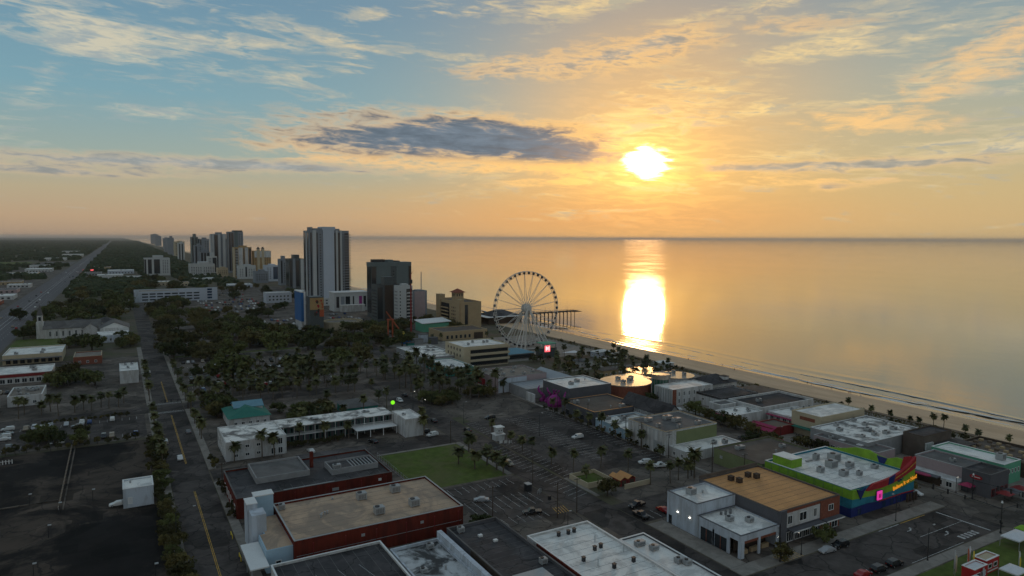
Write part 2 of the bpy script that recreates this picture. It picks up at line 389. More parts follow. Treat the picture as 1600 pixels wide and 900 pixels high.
def text_mesh(txt,size,extrude=.05):
    cu=bpy.data.curves.new('t','FONT'); cu.body=txt; cu.size=size; cu.extrude=extrude; cu.align_x='CENTER'; cu.align_y='CENTER'; cu.resolution_u=2
    o=bpy.data.objects.new('t',cu); C.objects.link(o)
    bpy.context.view_layer.update()
    me=bpy.data.meshes.new_from_object(o.evaluated_get(bpy.context.evaluated_depsgraph_get()))
    bpy.data.objects.remove(o); return me
_wm={}
def window_mesh(w,h,frame,glass,bars=1):
    """window lying in local XZ, facing -Y: raised frame, glass set back inside it"""
    k=(round(w,2),round(h,2),frame,glass,bars)
    if k in _wm: return _wm[k]
    b=MB(); t=min(.14,w*.14); d=.10
    b.box(-w/2,-d,0,-w/2+t,0,h); b.box(w/2-t,-d,0,w/2,0,h); b.box(-w/2+t,-d,0,w/2-t,0,t); b.box(-w/2+t,-d,h-t,w/2-t,0,h)
    for i in range(1,bars+1):
        x=-w/2+w*i/(bars+1); b.box(x-.05,-d*.9,t,x+.05,0,h-t)
    b.cur=1; b.add([(-w/2+t,-.03,t),(w/2-t,-.03,t),(w/2-t,-.03,h-t),(-w/2+t,-.03,h-t)],[(0,1,2,3)])
    _wm[k]=b.mesh('window',[frame,glass]); return _wm[k]
FACE={'-y':0,'+x':math.pi/2,'+y':math.pi,'-x':-math.pi/2}
def windows(root,box,face,s0,s1,n,zs,w,h,frame='white_paint',glass='glass',bars=1,name='window'):
    """n windows between s0..s1 (world coordinate along the wall) for every sill height in zs"""
    x0,x1,y0,y1=box; L=root.location; me=window_mesh(w,h,frame,glass,bars)
    for z in zs:
        for i in range(n):
            s=s0+(s1-s0)*(i+.5)/n
            p={'-y':(s,y0),'+y':(s,y1),'-x':(x0,s),'+x':(x1,s)}[face]
            link(name,me,root,(p[0]-L.x,p[1]-L.y,z-L.z),FACE[face])
_ac={}
def ac_mesh(w,d,h):
    k=(w,d,h)
    if k in _ac: return _ac[k]
    b=MB(); b.box(-w/2,-d/2,.25,w/2,d/2,h); b.box(-w/2+.1,-d/2+.1,0,-w/2+.3,d/2-.1,.25); b.box(w/2-.3,-d/2+.1,0,w/2-.1,d/2-.1,.25)
    b.cur=1
    for i in range(5): b.box(-w/2+.2+i*(w-.4)/5,-d/2-.03,.5,-w/2+.2+(i+.6)*(w-.4)/5,-d/2,h-.3)
    me=b.mesh('air_conditioner',['galv','steel_grey'])
    c=MB(); r=min(w,d)*.3
    for i in range(10): pass
    c.tube((-w*.2,0,h),(-w*.2,0,h+.22),r,r,10); f=c.mesh('fan_housing','steel_black')
    _ac[k]=(me,f); return _ac[k]
def ac(root,x,y,z,w=2.2,d=1.8,h=1.5,rz=0):
    L=root.location; me,f=ac_mesh(w,d,h)
    o=link('air_conditioner',me,root,(x-L.x,y-L.y,z-L.z),rz); link('fan_housing',f,o)
def vent(root,x,y,z,h=.9,r=.25):
    b=MB(); b.tube((x,y,z),(x,y,z+h),r,r,8); b.tube((x,y,z+h+.06),(x,y,z+h+.28),r*1.6,r*.5,8); b.tube((x,y,z+h),(x,y,z+h+.06),r*.6,r*.6,6)
    b.build('roof_vent','galv',root)
def flat(name,label,box,h,wall,roof,par=.7,coping='white_paint',cat='building',units=0,vents=0,z0=0,group=None,rs=None,th=.3,acs=(2.2,1.8,1.5)):
    x0,x1,y0,y1=box
    r=thing(name,label,cat,((x0+x1)/2,(y0+y1)/2,z0),0,group)
    MB().ring(x0,y0,x1,y1,z0,h,th).build('wall',wall,r)
    MB().rect(x0+th*.5,y0+th*.5,x1-th*.5,y1-th*.5,h-par).build('roof',roof,r)
    if coping: MB().ring(x0-.06,y0-.06,x1+.06,y1+.06,h+.004,h+.13,th+.12).build('coping',coping,r)
    q=random.Random(rs if rs is not None else int(abs(x0*13+y0*7)))
    for i in range(units):
        ac(r,q.uniform(x0+2.5,x1-2.5),q.uniform(y0+2.5,y1-2.5),h-par,*acs)
    for i in range(vents): vent(r,q.uniform(x0+1.5,x1-1.5),q.uniform(y0+1.5,y1-1.5),h-par)
    return r
def slab(root,name,m,*boxes):
    b=MB()
    for q in boxes: b.box(*q)
    return b.build(name,m,root)

def seams(root,box,z,step,m='roof_grey',axis='y',w=.10):
    """lapped membrane seams running across a roof, each strip its own piece"""
    x0,x1,y0,y1=box; L=root.location; b=MB()
    if axis=='y': b.box(-w/2,0,0,w/2,y1-y0-1.2,.018)
    else: b.box(0,-w/2,0,x1-x0-1.2,w/2,.018)
    me=b.mesh('seam',m); s=(x0 if axis=='y' else y0)+step*.7
    while s<(x1 if axis=='y' else y1)-.6:
        px,py=(s,y0+.6) if axis=='y' else (x0+.6,s); link('seam',me,root,(px-L.x,py-L.y,z-L.z)); s+=step

ORD='first second third fourth fifth sixth seventh eighth ninth tenth eleventh twelfth thirteenth fourteenth fifteenth sixteenth seventeenth eighteenth nineteenth twentieth'.split()
def downpipes(root,y,xs,z,m='galv'):
    for x in xs:
        b=MB(); b.tube((x,y-.08,.1),(x,y-.08,z),.07,.07,6); b.box(x-.16,y-.2,z,x+.16,y-.02,z+.3); b.build('downpipe',m,root)
# ---------------------------------------------------------------- land, beach, sea
tag(MB().rect(-60000,-800,304,60000,0).build('ground','dirt'),kind='structure')
bm=MB(); prof=[(302.4,.02),(307,.14),(316,-.02),(326,-.5),(331,-.85)]; ys=[-800]+[i*20-400 for i in range(120)]+[3000,6000,12000,30000,60000]
def strip(b,prof,ys,jx=0):
    n=len(prof); vs=[]
    for y in ys:
        for i,(x,z) in enumerate(prof):
            vs.append((x+jx*(math.sin(y*.017+i)+math.sin(y*.041))*(1 if 0<i<n-1 else 0),y,z))
    b.add(vs,[(r*n+i,r*n+i+1,(r+1)*n+i+1,(r+1)*n+i) for r in range(len(ys)-1) for i in range(n-1)])
    return b
tag(strip(bm,prof,ys,.8).build('beach','sand',smooth=True),kind='structure')
tag(strip(MB(),[(330.5,-.80),(336,-1.12),(345,-1.6)],ys,0).build('wet_sand','wet_sand',smooth=True),kind='structure')
# sea: fine grid of swell lines near the shore, one sheet beyond
sm=bpy.data.materials.new('sea'); sm.use_nodes=True; E.t=sm.node_tree; t=sm.node_tree
pb=t.nodes['Principled BSDF']; pb.inputs['Base Color'].default_value=(.115,.098,.07,1); pb.inputs['IOR'].default_value=1.8
pb.inputs['Roughness'].default_value=.26; pb.inputs['Specular IOR Level'].default_value=.75
geo=t.nodes.new('ShaderNodeNewGeometry')
def vmul(v,s):
    n=t.nodes.new('ShaderNodeVectorMath'); n.operation='MULTIPLY'; t.links.new(v,n.inputs[0]); n.inputs[1].default_value=s; return n.outputs[0]
w1=noise(vmul(geo.outputs['Position'],(.040,.018,1)),1.0,4,.55,.5)
w2=noise(vmul(geo.outputs['Position'],(.34,.16,1)),1.0,3,.6,.3)
w3=noise(vmul(geo.outputs['Position'],(.012,.004,1)),1.0,2,.5,.2)
hh=w1*0.15+w2*0.085
bn=t.nodes.new('ShaderNodeBump'); bn.inputs['Strength'].default_value=.45; bn.inputs['Distance'].default_value=1.0
t.links.new(hh.v,bn.inputs['Height']); t.links.new(bn.outputs[0],pb.inputs['Normal'])
rr=0.045+smooth(w3,.40,.62)*0.03; t.links.new(rr.v,pb.inputs['Roughness'])
M['sea']=sm
sb=MB(); SEA=-1.2
xs=[334+ i*.7 for i in range(130)]; X1=xs[-1]; sy=[-300]+[i*7 for i in range(0,150)]+[1100,1400,2000,4000,9000,20000,60000]
def swell(x,y):
    z=SEA
    for xc,a,w,ph in ((339.5,.30,1.0,.6),(345.5,.42,1.4,2.1),(355,.26,2.2,4.0),(372,.10,4,1.2)):
        c=xc+5*math.sin(y*.009+ph)+2.2*math.sin(y*.031+ph*2)
        amp=a*max(0,.45+.75*math.sin(y*.013+ph*3)+.25*math.sin(y*.047+ph))
        d=(x-c)/(w*(.55 if x<c else 1.3)); z+=amp*math.exp(-d*d)
    return z
n=len(xs)
sb.add([(x+1.6*math.sin(y*.021)+1.0*math.sin(y*.057+1) if i==0 else x,y,(swell(x,y) if 0<i<n-1 and y<1100 else SEA)) for y in sy for i,x in enumerate(xs)],[(r*n+i,r*n+i+1,(r+1)*n+i+1,(r+1)*n+i) for r in range(len(sy)-1) for i in range(n-1)])
sb.add([(X1,-300,SEA),(60000,-300,SEA),(60000,60000,SEA),(X1,60000,SEA)],[(0,1,2,3)])
sb.add([(334,-8000,SEA),(60000,-8000,SEA),(60000,-300,SEA),(334,-300,SEA)],[(0,1,2,3)])
tag(sb.build('sea','sea',smooth=True),kind='structure')
# foam: thin broken sheets riding on the wash
A('foam',(.72,.70,.66),.8,.1,1)
fb=MB(); q=random.Random(3)
for xc,wd,ph in ((336.4,1.7,0),(339.6,1.2,.6),(345.2,1.1,2.1),(354.5,.7,4.0)):
    y=60
    while y<760:
        L=q.uniform(8,26); k=6
        if q.random()<(.92 if xc<337 else .7):
            vs=[]
            for i in range(k+1):
                yy=y+L*i/k; c=xc+(5 if xc>338 else 1.2)*math.sin(yy*.009+ph)+(2.2 if xc>338 else .8)*math.sin(yy*.031+ph*2)
                wv=wd*math.sin(math.pi*(i+.15)/(k+.3))*q.uniform(.5,1.2)
                z=max(swell(c-wv,yy),swell(c+wv,yy))+.05
                vs+=[(c-wv,yy,z),(c+wv,yy,z)]
            fb.add(vs,[(2*i,2*i+1,2*i+3,2*i+2) for i in range(k)])
        y+=L*q.uniform(.7,1.3)
tag(fb.build('sea_foam','foam'),'thin broken lines of white foam washing along the beach','foam',kind='stuff')
# ---------------------------------------------------------------- roads and lots
G=ground
G('lot_paving',26,272.5,130.5,520,.004,'asphalt_old'); G('lot_paving',26,520,240,1150,.004,'asphalt_old')
G('block_paving',26,60,113.5,272,.004,'asphalt_old')
G('lot_paving',131,300.5,170,520,.004,'asphalt_old'); G('block_paving',131,112.5,213,300,.004,'asphalt_old'); G('plaza_paving',226.5,60,299,297,.004,'concrete'); G('beach_garden',226.5,298,299,378,.006,'dirt'); G('garden_path',258,299,262,377,.012,'concrete'); G('garden_path',227,334,257.8,338,.012,'concrete'); G('garden_path',262.2,330,298.5,335,.012,'concrete'); G('garden_plaza',266,306,286,326,.012,'gloss_paving'); G('plaza_paving',170.5,379,299,480,.004,'concrete')
G('block_paving',-72,305,10,520,.004,'asphalt_old'); G('block_paving',-72,520,10,1100,.004,'dirt'); G('block_paving',-420,300,-111,2000,.004,'asphalt_old')
G('vacant_lot',-75,100,9,302,.010,'asphalt_tar')
G('street',12.5,-50,24.5,930,.014,'asphalt'); G('avenue',114,20,126,346.8,.014,'asphalt'); G('avenue',114,360.2,126,520,.014,'asphalt_old')
G('highway',-110,-100,-72,14000,.014,'highway')
G('cross_street',-71.8,347,12.3,360,.014,'asphalt'); G('cross_street',24.7,347,172,360,.014,'asphalt'); G('cross_street',25,238.5,113.8,250,.018,'asphalt')
G('cross_street',126.2,91.8,212.8,107.6,.014,'asphalt'); G('cross_street',126.2,52,213,91.6,.010,'asphalt_old')
G('boulevard',213,20,226,340,.014,'asphalt_old'); G('cross_street',226.2,90,240,108,.018,'asphalt_old')
G('side_road',150,402,164,620,.014,'asphalt'); G('access_road',126.2,143.5,172,158,.012,'asphalt')
G('car_park',127,184,172,262,.010,'asphalt'); G('car_park',86.5,160,113.6,195,.012,'asphalt')
G('car_park',-70,308,8,345,.010,'asphalt'); G('car_park',80,620,150,1120,.010,'asphalt_old')
G('lawn',80.5,196.5,112,236.5,.016,'grass_ground'); G('lawn',150,50,212,88,.020,'grass_ground'); G('lawn',-70,590,-40,645,.012,'grass_ground')
G('playing_field',-320,2250,-225,2600,.012,'grass_ground'); G('far_lot',-200,2260,-114,2560,.012,'highway')
for y0,y1 in ((400,404),(500,505)): G('verge',30,y0,110,y1,.03,'grass_ground')
def walk(x0,y0,x1,y1): 
    b=MB(); b.box(x0,y0,-.05,x1,y1,.13); o=b.build('pavement','concrete'); return tag(o,kind='structure')
walk(9.6,100,12.3,346.5); walk(24.7,100,27.2,237.5); walk(24.7,251,27.2,346.5); walk(9.6,361,12.3,560); walk(24.7,361,27.2,560)
walk(126.2,108,213,112.3); walk(150,88.2,209,91.4); walk(126.4,112.4,132,142); walk(226.3,20,228.5,89.5); walk(226.3,108.5,229,300)
walk(111.8,196.5,113.8,237.5); walk(80,236.7,111.6,237.8); walk(126.4,166,127.8,184); walk(172,144,173.6,300); walk(105.8,60,113.6,108)
tag(MB().box(299.2,60,-.05,302.3,470,.35).build('boardwalk','wood'),kind='structure')
# painted markings
pm=MB()
for a,b in ((150,232),(262,338),(366,420)):
    pm.rect(18.25,a,18.40,b,.019); pm.rect(18.6,a,18.75,b,.019)
tag(pm.build('centre_line','paint_yellow'),kind='structure')
pm=MB()
for y in (343.6,345.4,362,363.8): pm.rect(12.9,y,24.2,y+.5,.019)
tag(pm.build('crosswalk','paint_white'),kind='structure')
def stalls(name,xa,xb,yr,step,m='paint_white',w=.12,slant=0):
    b=MB(); y=yr[0]
    while y<yr[1]: b.sheet([(xa,y),(xb,y+slant),(xb,y+w+slant),(xa,y+w)],.024); y+=step
    return tag(b.build(name,m),kind='structure')
def stallsx(name,ya,yb,xr,step,m='paint_white',w=.12,slant=0):
    b=MB(); x=xr[0]
    while x<xr[1]: b.sheet([(x,ya),(x+w,ya),(x+w+slant,yb),(x+slant,yb)],.024); x+=step
    return tag(b.build(name,m),kind='structure')
for ya,yb in ((188,193.5),(176,181),(170.5,175.8)): stallsx('parking_lines',ya,yb,(88,112),2.7)
stallsx('parking_lines',160.6,165.6,(92,108),2.7); stallsx('loading_hatch',160.6,165.2,(108.6,113),.9,'paint_yellow',.2,.9)
stalls('parking_lines',127.6,132.6,(186,260),2.8,slant=1.5); stalls('parking_lines',165.5,171,(186,262),2.8); stalls('parking_lines',146,151,(196,258),2.8); stalls('parking_lines',151.1,156,(196,258),2.8)
stalls('parking_lines',119.2,125.6,(168,225),2.8,slant=1.8)
stallsx('parking_lines',144.5,149.5,(128,166),2.8); stallsx('parking_lines',310,315,(-68,6),2.8); stallsx('parking_lines',338,343,(-68,6),2.8)
for y in (380,392,415,430,455,470): stallsx('parking_lines',y,y+5,(32,110),2.8)
b=MB(); b.rect(185,99.6,206,99.75,.019); b.rect(206,92.4,206.5,107,.019); b.rect(168,92.1,192,92.25,.019); b.rect(178.6,107.2,188,107.45,.019)
for i in range(5): b.rect(194+i*1.7,93,195+i*1.7,95,.019)
tag(b.build('road_markings','paint_white'),kind='structure')
def arrow(x,y):
    b=MB(); b.rect(x-1.6,y-.15,x+.2,y+.15,.019); b.sheet([(x+.2,y-.15),(x+1.3,y+.6),(x+1.0,y+.85),(x-.1,y+.15)],.019); b.sheet([(x+.7,y+1.1),(x+1.5,y+.3),(x+1.7,y+1.3)],.0195)
    tag(b.build('turn_arrow','paint_white'),kind='structure')
arrow(187,103.4); arrow(193.5,97)
b=MB(); b.rect(189,107.3,201,107.55,.0192)
for i in range(7): b.sheet([(141+i*1.1,107.9+.02),(141.25+i*1.1,107.92),(140.6+i*1.1,111.4),(140.35+i*1.1,111.4)],.136)
tag(b.build('kerb_paint','paint_yellow'),kind='structure')
A('gloss_roof',(.50,.42,.34),.16,.12,.4,.7,dirt=(.3,.25,.2),dirt_amt=.5,dirt_scale=.2)
# ---------------------------------------------------------------- foreground blocks
def near(b,face,m,z0,z1,s0,s1,out=.04):
    """painted or clad panel fixed on a wall face"""
    x0,x1,y0,y1=b
    return {'-y':(s0,y0-out,z0,s1,y0-.003,z1),'-x':(x0-out,s0,z0,x0-.003,s1,z1),'+x':(x1+.003,s0,z0,x1+out,s1,z1)}[face]
B=(34.5,79.5,164,190.5)
r=flat('theatre','long building with tan flat roof, dark red side wall and stepped pale blue tower',B,7,'red_wall','roof_tan',.5,'galv')
downpipes(r,164,(39,47,55,63,71,78),5.6,'dark_red'); slab(r,'wall_vent','galv',(51,163.86,4.6,51.9,163.99,5.3)); slab(r,'wall_vent','galv',(67,163.86,4.6,67.9,163.99,5.3)); slab(r,'conduit','galv',(35,163.9,3.1,79,163.97,3.2))
seams(r,B,6.503,3.0,'roof_gravel','x')
for x,y in ((67.4,184),(57.2,183.4),(58.2,171.3),(68.4,171.8)): ac(r,x,y,6.5,2.6,2.2,2.0)
ac(r,36.2,186.6,6.5,1.5,1.4,1.6)
vent(r,44,176,6.5); vent(r,50,187,6.5,.6)
for i in range(3): vent(r,44.6+i*.8,177.4+i*.3,6.5,.7,.2)
slab(r,'lower_wing','sky_wall',(28.2,165.3,0,34.48,175.4,5.6),(29.5,175.41,0,34.48,186.4,5.6))
slab(r,'lower_roof','roof_tan',(28.5,165.6,5.602,34.4,175.2,5.64),(29.8,175.21,5.602,34.4,186.2,5.64))
slab(r,'sign_tower','sky_wall',(29.2,186.6,0,34.0,189.9,11.3)); slab(r,'sign_tower','bluewhite_wall',(26.9,176.6,0,30.4,181.4,10.2)); slab(r,'sign_tower','bluewhite_wall',(26.6,181.5,0,29.1,186.4,11.4))
slab(r,'tower_cap','white_paint',(29.05,186.45,11.303,34.15,190.05,11.55),(26.45,181.42,11.403,29.14,186.42,11.6))
slab(r,'entrance_canopy','white_paint',(23.9,160.5,3.7,28.1,175.3,4.0)); slab(r,'canopy_post','galv',(24.2,161,0.1,24.4,161.2,3.69)); slab(r,'canopy_post','galv',(24.2,168,0.1,24.4,168.2,3.69)); slab(r,'canopy_post','galv',(24.2,174.6,0.1,24.4,174.8,3.69))
windows(r,(28.2,34,165.3,175),'-y',29,33,1,[.3],1.4,2.4,'white_paint','glass',0,'door')

B=(26.8,73,202,229)
r=flat('red_brick_hall','old dark red brick building with black multi-level roof and thin red chimney',B,6,'red_wall','roof_dark',.5,'roof_grey')
downpipes(r,202,(33,43,53,63,71),4.9,'dark_red')
seams(r,(27,73,202.3,209),5.503,3.4,'roof_grey')
for bx,m_ in (((34,50,213,228.5),'roof_grey'),((56,71,209.5,218.5),'roof_dark')):
    MB().ring(bx[0],bx[2],bx[1],bx[3],5.5,7.3,.35).build('raised_parapet','grey_wall',r); MB().rect(bx[0]+.2,bx[2]+.2,bx[1]-.2,bx[3]-.2,6.7).build('raised_roof',m_,r)
for i in range(7): slab(r,'skylight_slat','galv',(63+i*1.1,210.2,6.72,63.25+i*1.1,217.8,6.95))
ac(r,58.2,212,6.72,2.4,1.6,1.3)
b=MB(); b.box(51.8,220,5.5,52.8,221,10.6); b.build('chimney','red_wall',r)
slab(r,'back_extension','dark_wall',(50.5,229.05,0,75,236,5.2)); slab(r,'back_extension_roof','roof_dark',(50.6,229.1,5.203,74.9,235.9,5.3))
slab(r,'wall_light','white_paint',near(B,'-y','',4.0,4.7,68.5,69.4,.35)); slab(r,'wall_hatch','galv',near(B,'-y','',3.3,4.2,54,56,.1)); slab(r,'roof_duct','galv',(40,203,5.52,55,203.4,5.9))
windows(r,B,'-x',203.5,227,6,[1.1],1.8,2.2,'white_paint','glass',1)
slab(r,'side_shed','dark_wall',(40,194.5,0,52,199.5,3.6)); slab(r,'side_shed_roof','roof_white',(41,195,3.602,49,198.5,3.7))

B=(28,54,128,158.5)
r=flat('black_roof_shop','low shop with stained black roof and white parapet edge beside the street corner',B,5,'white_wall','roof_dark',.5,'white_paint',units=0,vents=3)
seams(r,B,4.503,2.8,'roof_grey')
b=MB(); 
for i in range(3): b.tube((36+i*5,150,4.5),(38+i*5,140,4.55),.06,.06,5)
b.build('roof_pipe','galv',r)
B=(54.8,67.4,120,153.6)
r=flat('weathered_roof_shop','low shop with peeling white roof covered in black stains',B,4.6,'bluewhite_wall','roof_white_stained',.6,'bluewhite_wall',vents=2)
ac(r,64,150.5,4.0,1.6,1.4,1.3); ac(r,58,140,4.0,1.4,1.4,1.1)
slab(r,'party_wall','bluewhite_wall',(67.5,120,0,68.7,154.4,6.2))
B=(70.5,84.8,105,155)
r=flat('grey_roof_shop','shop with plain dark grey roof, tall bare parapet and two small vents',B,6,'dark_wall','roof_dark',.7,'roof_grey',vents=0)
seams(r,B,5.303,2.6,'roof_grey','x')
for x,y in ((76,147.5),(78,143.2)): slab(r,'skylight','white_paint',(x,y,5.3,x+1,y+.9,5.75))
ac(r,73.3,152.5,5.3,1.6,1.4,1.4); ac(r,82.5,128,5.3,1.6,1.4,1.4)
slab(r,'roof_curb','galv',(73,118,5.31,81,126,5.7)); slab(r,'parapet_panel','wood_dark',(70.3,118,4.4,70.46,141,5.95))
B=(86,104.5,100,141)
r=flat('white_roof_shop','shop with clean white roof dotted with small black vent stacks and red edge',B,6,'white_wall','roof_white',.5,'white_paint')
seams(r,B,5.503,3.0,'roof_grey','x',.06)
slab(r,'red_fascia','red_wall',(85.6,100,4.6,85.92,136,6.15))
for x,y in ((93.4,137.9),(96.2,137.7),(98.1,137.9),(96.6,127.2),(98.7,127.6),(95.1,117.9),(100.9,118.1),(91,124)):
    b=MB(); b.box(x-.35,y-.35,5.5,x+.35,y+.35,6.5); b.box(x-.45,y-.45,6.53,x+.45,y+.45,6.62); b.build('vent_stack','steel_black',r)
for x,y in ((92.5,120.5),(99.5,131),(102,123)): slab(r,'roof_pipe','galv',(x-.06,y-.06,5.5,x+.06,y+.06,7.2))
B=(104.8,107.3,131.6,141)
slab(r,'patio_roof','roof_brown',(104.6,133,3.0,110.5,140.5,3.2)); slab(r,'patio_post','wood_dark',(110.2,133.1,0,110.4,133.3,2.99)); slab(r,'patio_post','wood_dark',(110.2,140.1,0,110.4,140.3,2.99))
B=(107.6,115.6,100,131.6)
r=flat('narrow_annex','narrow low annex with grey-white roof and row of air conditioners along the avenue',B,4,'dark_wall','roof_white',.4,'white_paint')
for x,y,w in ((110.4,127,2.6),(112,123.5,2.2),(112.8,115.5,2.4),(113.6,113.8,1.8)): ac(r,x,y,3.6,w,1.5,1.3)
windows(r,B,'-y',108.2,115.2,5,[.6],1.0,2.4,'white_paint','glass',0)

# corner shop with open bays, white
B=(132.4,146.9,114.5,141)
r=thing('white_corner_shop','white building on the corner with tall open bays and stepped roof','building',(139,128,0))
downpipes(r,114.5,(146.2,),5.2); slab(r,'conduit','galv',(132.28,128.9,0.1,132.38,129.05,6.2))
MB().ring(132.4,129.5,146.9,141,0,9,.3).build('wall','bluewhite_wall',r)
MB().rect(132.6,129.7,146.7,140.8,8.4).build('roof','roof_white',r)
MB().ring(132.3,129.4,147,141.06,9.003,9.12,.4).build('coping','dark_wall',r)
f=MB(); f.box(132.4,118.6,0,132.75,129.48,6); f.box(146.6,114.5,0,146.9,129.48,6)
for x in (132.4,138.9,145.6): f.box(x,114.5,0,x+(1.3 if x!=138.9 else .7),114.9,4.4)
for y in (114.91,118.2,): f.box(132.4,y,0,132.75,y+.5,4.4)
f.box(132.4,123.3,0,132.752,123.9,4.4)
f.box(132.4,114.5,4.402,146.9,114.9,6); f.box(132.4,114.902,4.402,132.75,118.598,6)
f.build('wall','bluewhite_wall',r)
MB().rect(132.6,114.7,146.8,129.48,5.5).build('roof','roof_white',r); MB().ring(132.34,114.44,146.96,129.39,6.003,6.1,.42).build('coping','dark_wall',r)
slab(r,'bay_shade_panel','wood_dark',(133.6,117.8,0.02,145.4,118.0,4.4));  # dark panel stands in for the shade inside the open bays
for k,(x0_,x1_) in enumerate(((133.75,138.85),(139.65,145.55))): slab(r,'bay_lintel','brick_wall',(x0_,114.7,3.6,x1_,114.8,4.39))
for k in range(3): slab(r,'counter','tan_wall',(134.2+k*3.9,116,0.02,136.8+k*3.9,116.8,1.1))
for y in (119.1,124.0): slab(r,'bay_door','glass',(132.32,y,0.1,132.39,y+4.0,3.6)); slab(r,'bay_frame','brick_wall',(132.28,y+1.9,0.1,132.31,y+2.1,3.6))
ac(r,137.6,137,8.4,2.4,2.0,1.8); ac(r,138.2,123.5,5.5,1.9,1.6,1.3); ac(r,142.2,120.4,5.5,1.9,1.6,1.3); vent(r,141,136,8.4,.6)
slab(r,'back_door','glass',(132.30,139,0.1,132.39,140.2,2.5)); slab(r,'wall_lamp','lamp_glow',(132.1,136.5,4.3,132.38,136.8,4.5)); slab(r,'wall_lamp','lamp_glow',(132.1,131.9,4.3,132.38,132.2,4.5))
for i in range(5): slab(r,'patio_chair','steel_grey',(139+i*.9,127.2-(i%2)*.8,5.52,139.5+i*.9,127.7-(i%2)*.8,6.3))

B=(147.1,172.2,115,143.3)
r=flat('orange_roof_store','two-storey store with orange roof and dark brick street front',B,9,'dark_wall','roof_orange',.35,'roof_brown')
downpipes(r,115,(149.38,),8.4,'steel_black')
seams(r,B,8.653,2.4,'roof_brown','x',.06)
for x,y in ((155.2,138.6),(156.0,136.2),(162,138.2),(163.4,136.2)):
    b=MB(); b.box(x-.7,y-.7,8.65,x+.7,y+.7,9.9); b.box(x-.8,y-.8,9.93,x+.8,y+.8,10.05); b.build('vent_hood','wood_dark',r)
slab(r,'rear_parapet','roof_brown',(147.3,143.36,7,172.2,143.6,9.9))
slab(r,'facade_panel','white_wall',near(B,'-y','',4.2,8.2,149.4,163.5,.12)); slab(r,'facade_brick','brick_wall',near(B,'-y','',0.2,8.8,163.8,172.1,.14)); slab(r,'facade_brick','brick_wall',near(B,'-y','',8.22,8.9,149.4,163.5,.18))
slab(r,'facade_edge','dark_wall',(147.0,114.3,0.1,149.3,114.99,9.3))
for x,w in ((151.2,1.9),(156.5,3.0),(161.5,1.3)): windows(r,(0,0,114.88,0),'-y',x-w/2,x+w/2,1,[5.0],w,2.4,'white_paint','glass',1)
windows(r,(0,0,114.86,0),'-y',166,170.5,1,[5.4],2.2,1.8,'white_paint','glass',1)
slab(r,'awning','dark_wall',(150.4,112.9,3.5,163.4,114.8,3.75)); slab(r,'awning_edge','white_paint',(150.4,112.86,3.42,163.4,112.9,3.76)); slab(r,'awning','dark_wall',(164.2,113,3.4,172,114.8,3.62)); slab(r,'awning_edge','white_paint',(164.2,112.95,3.3,172,112.99,3.63))
windows(r,(0,0,114.98,0),'-y',149.8,163.2,4,[.3],2.8,2.7,'white_paint','glass',2,'shop_window'); windows(r,(0,0,114.84,0),'-y',164.6,171.8,2,[.3],2.6,2.6,'white_paint','glass',1,'shop_window')

# colourful attraction with painted ribbons
B=(180.2,211,117,147)
r=flat('attraction_building','big attraction painted in lime, teal, navy and red ribbons with orange lettering',B,8.2,'teal_paint','roof_white',.6,'white_paint')
seams(r,B,7.603,3.4,'roof_grey','x',.06)
slab(r,'lime_band','lime',near(B,'-x','',5.4,8.0,117,147,.10)); slab(r,'navy_base','navy',near(B,'-x','',0.1,2.6,117,147,.09))
for i in range(9): slab(r,'panel_joint','navy',(180.07,119.5+i*3.1,2.7,180.095,119.56+i*3.1,7.9))
slab(r,'stair_head','lime',(182,138.5,7.6,187.2,145.5,10.4)); slab(r,'stair_head_roof','roof_white',(181.9,138.4,10.403,187.3,145.6,10.5))
for x,y,w,h_ in ((187.5,132,2.0,1.7),(191,126.5,2.4,1.8),(195,133.5,3.2,2.2),(200,130.5,2.2,1.6),(201,136.8,3.4,2.6),(197,140.5,1.8,2.0),(195.3,124.2,1.6,1.5),(206,126,2,1.2)): ac(r,x,y,7.6,w,w*.8,h_)
slab(r,'roof_duct','galv',(192,140.2,7.7,195,140.9,8.1)); slab(r,'roof_duct','galv',(196,129,7.7,199,129.6,8.1))
def facade(name,m,pts,y0,y1):
    """outline in (x,z), thick along y"""
    n=len(pts); b=MB(); b.add([(x,y0,z) for x,z in pts]+[(x,y1,z) for x,z in pts],[tuple(range(n)),tuple(range(2*n-1,n-1,-1))]+[(i,n+i,n+(i+1)%n,(i+1)%n) for i in range(n)])
    return b.build(name,m,r)
facade('navy_base','navy',[(180.1,.1),(205,.1),(211.2,.1),(211.2,2.4),(205,2.6),(193,2.4),(188,3.0),(180.1,2.9)],116.6,116.99)
facade('teal_band','teal_paint',[(180.1,2.95),(188,3.05),(193,2.5),(205,2.7),(211.2,2.5),(211.2,5.6),(203,4.6),(194,4.4),(187,5.0),(180.1,5.4)],116.45,116.98)
facade('lime_band','lime',[(180.1,5.45),(187,5.05),(194,4.45),(203,4.65),(211.3,5.65),(211.3,9.6),(206,8.2),(200,6.9),(194,6.5),(187,6.7),(184.6,6.9),(183.4,7.9),(180.1,8.1)],116.35,116.97)
facade('red_ribbon','crimson',[(187,6.75),(194,6.55),(200,6.95),(206,8.25),(211.4,9.65),(211.4,13.2),(208.6,11.6),(204.5,9.9),(199.8,8.9),(194,8.5),(190,8.4)],116.2,116.96)
facade('gold_line','paint_yellow',[(200.5,8.0),(206,9.3),(211.3,11.4),(211.3,11.75),(206,9.6),(200.5,8.3)],116.12,116.19)
facade('navy_notch','navy',[(181.8,8.3),(183.8,4.9),(186.2,8.2),(184.2,7.5)],116.1,116.34)
facade('navy_flag','navy',[(197.2,6.9),(199.8,7.2),(200.6,9.6),(197.6,9.0)],116.05,116.18)
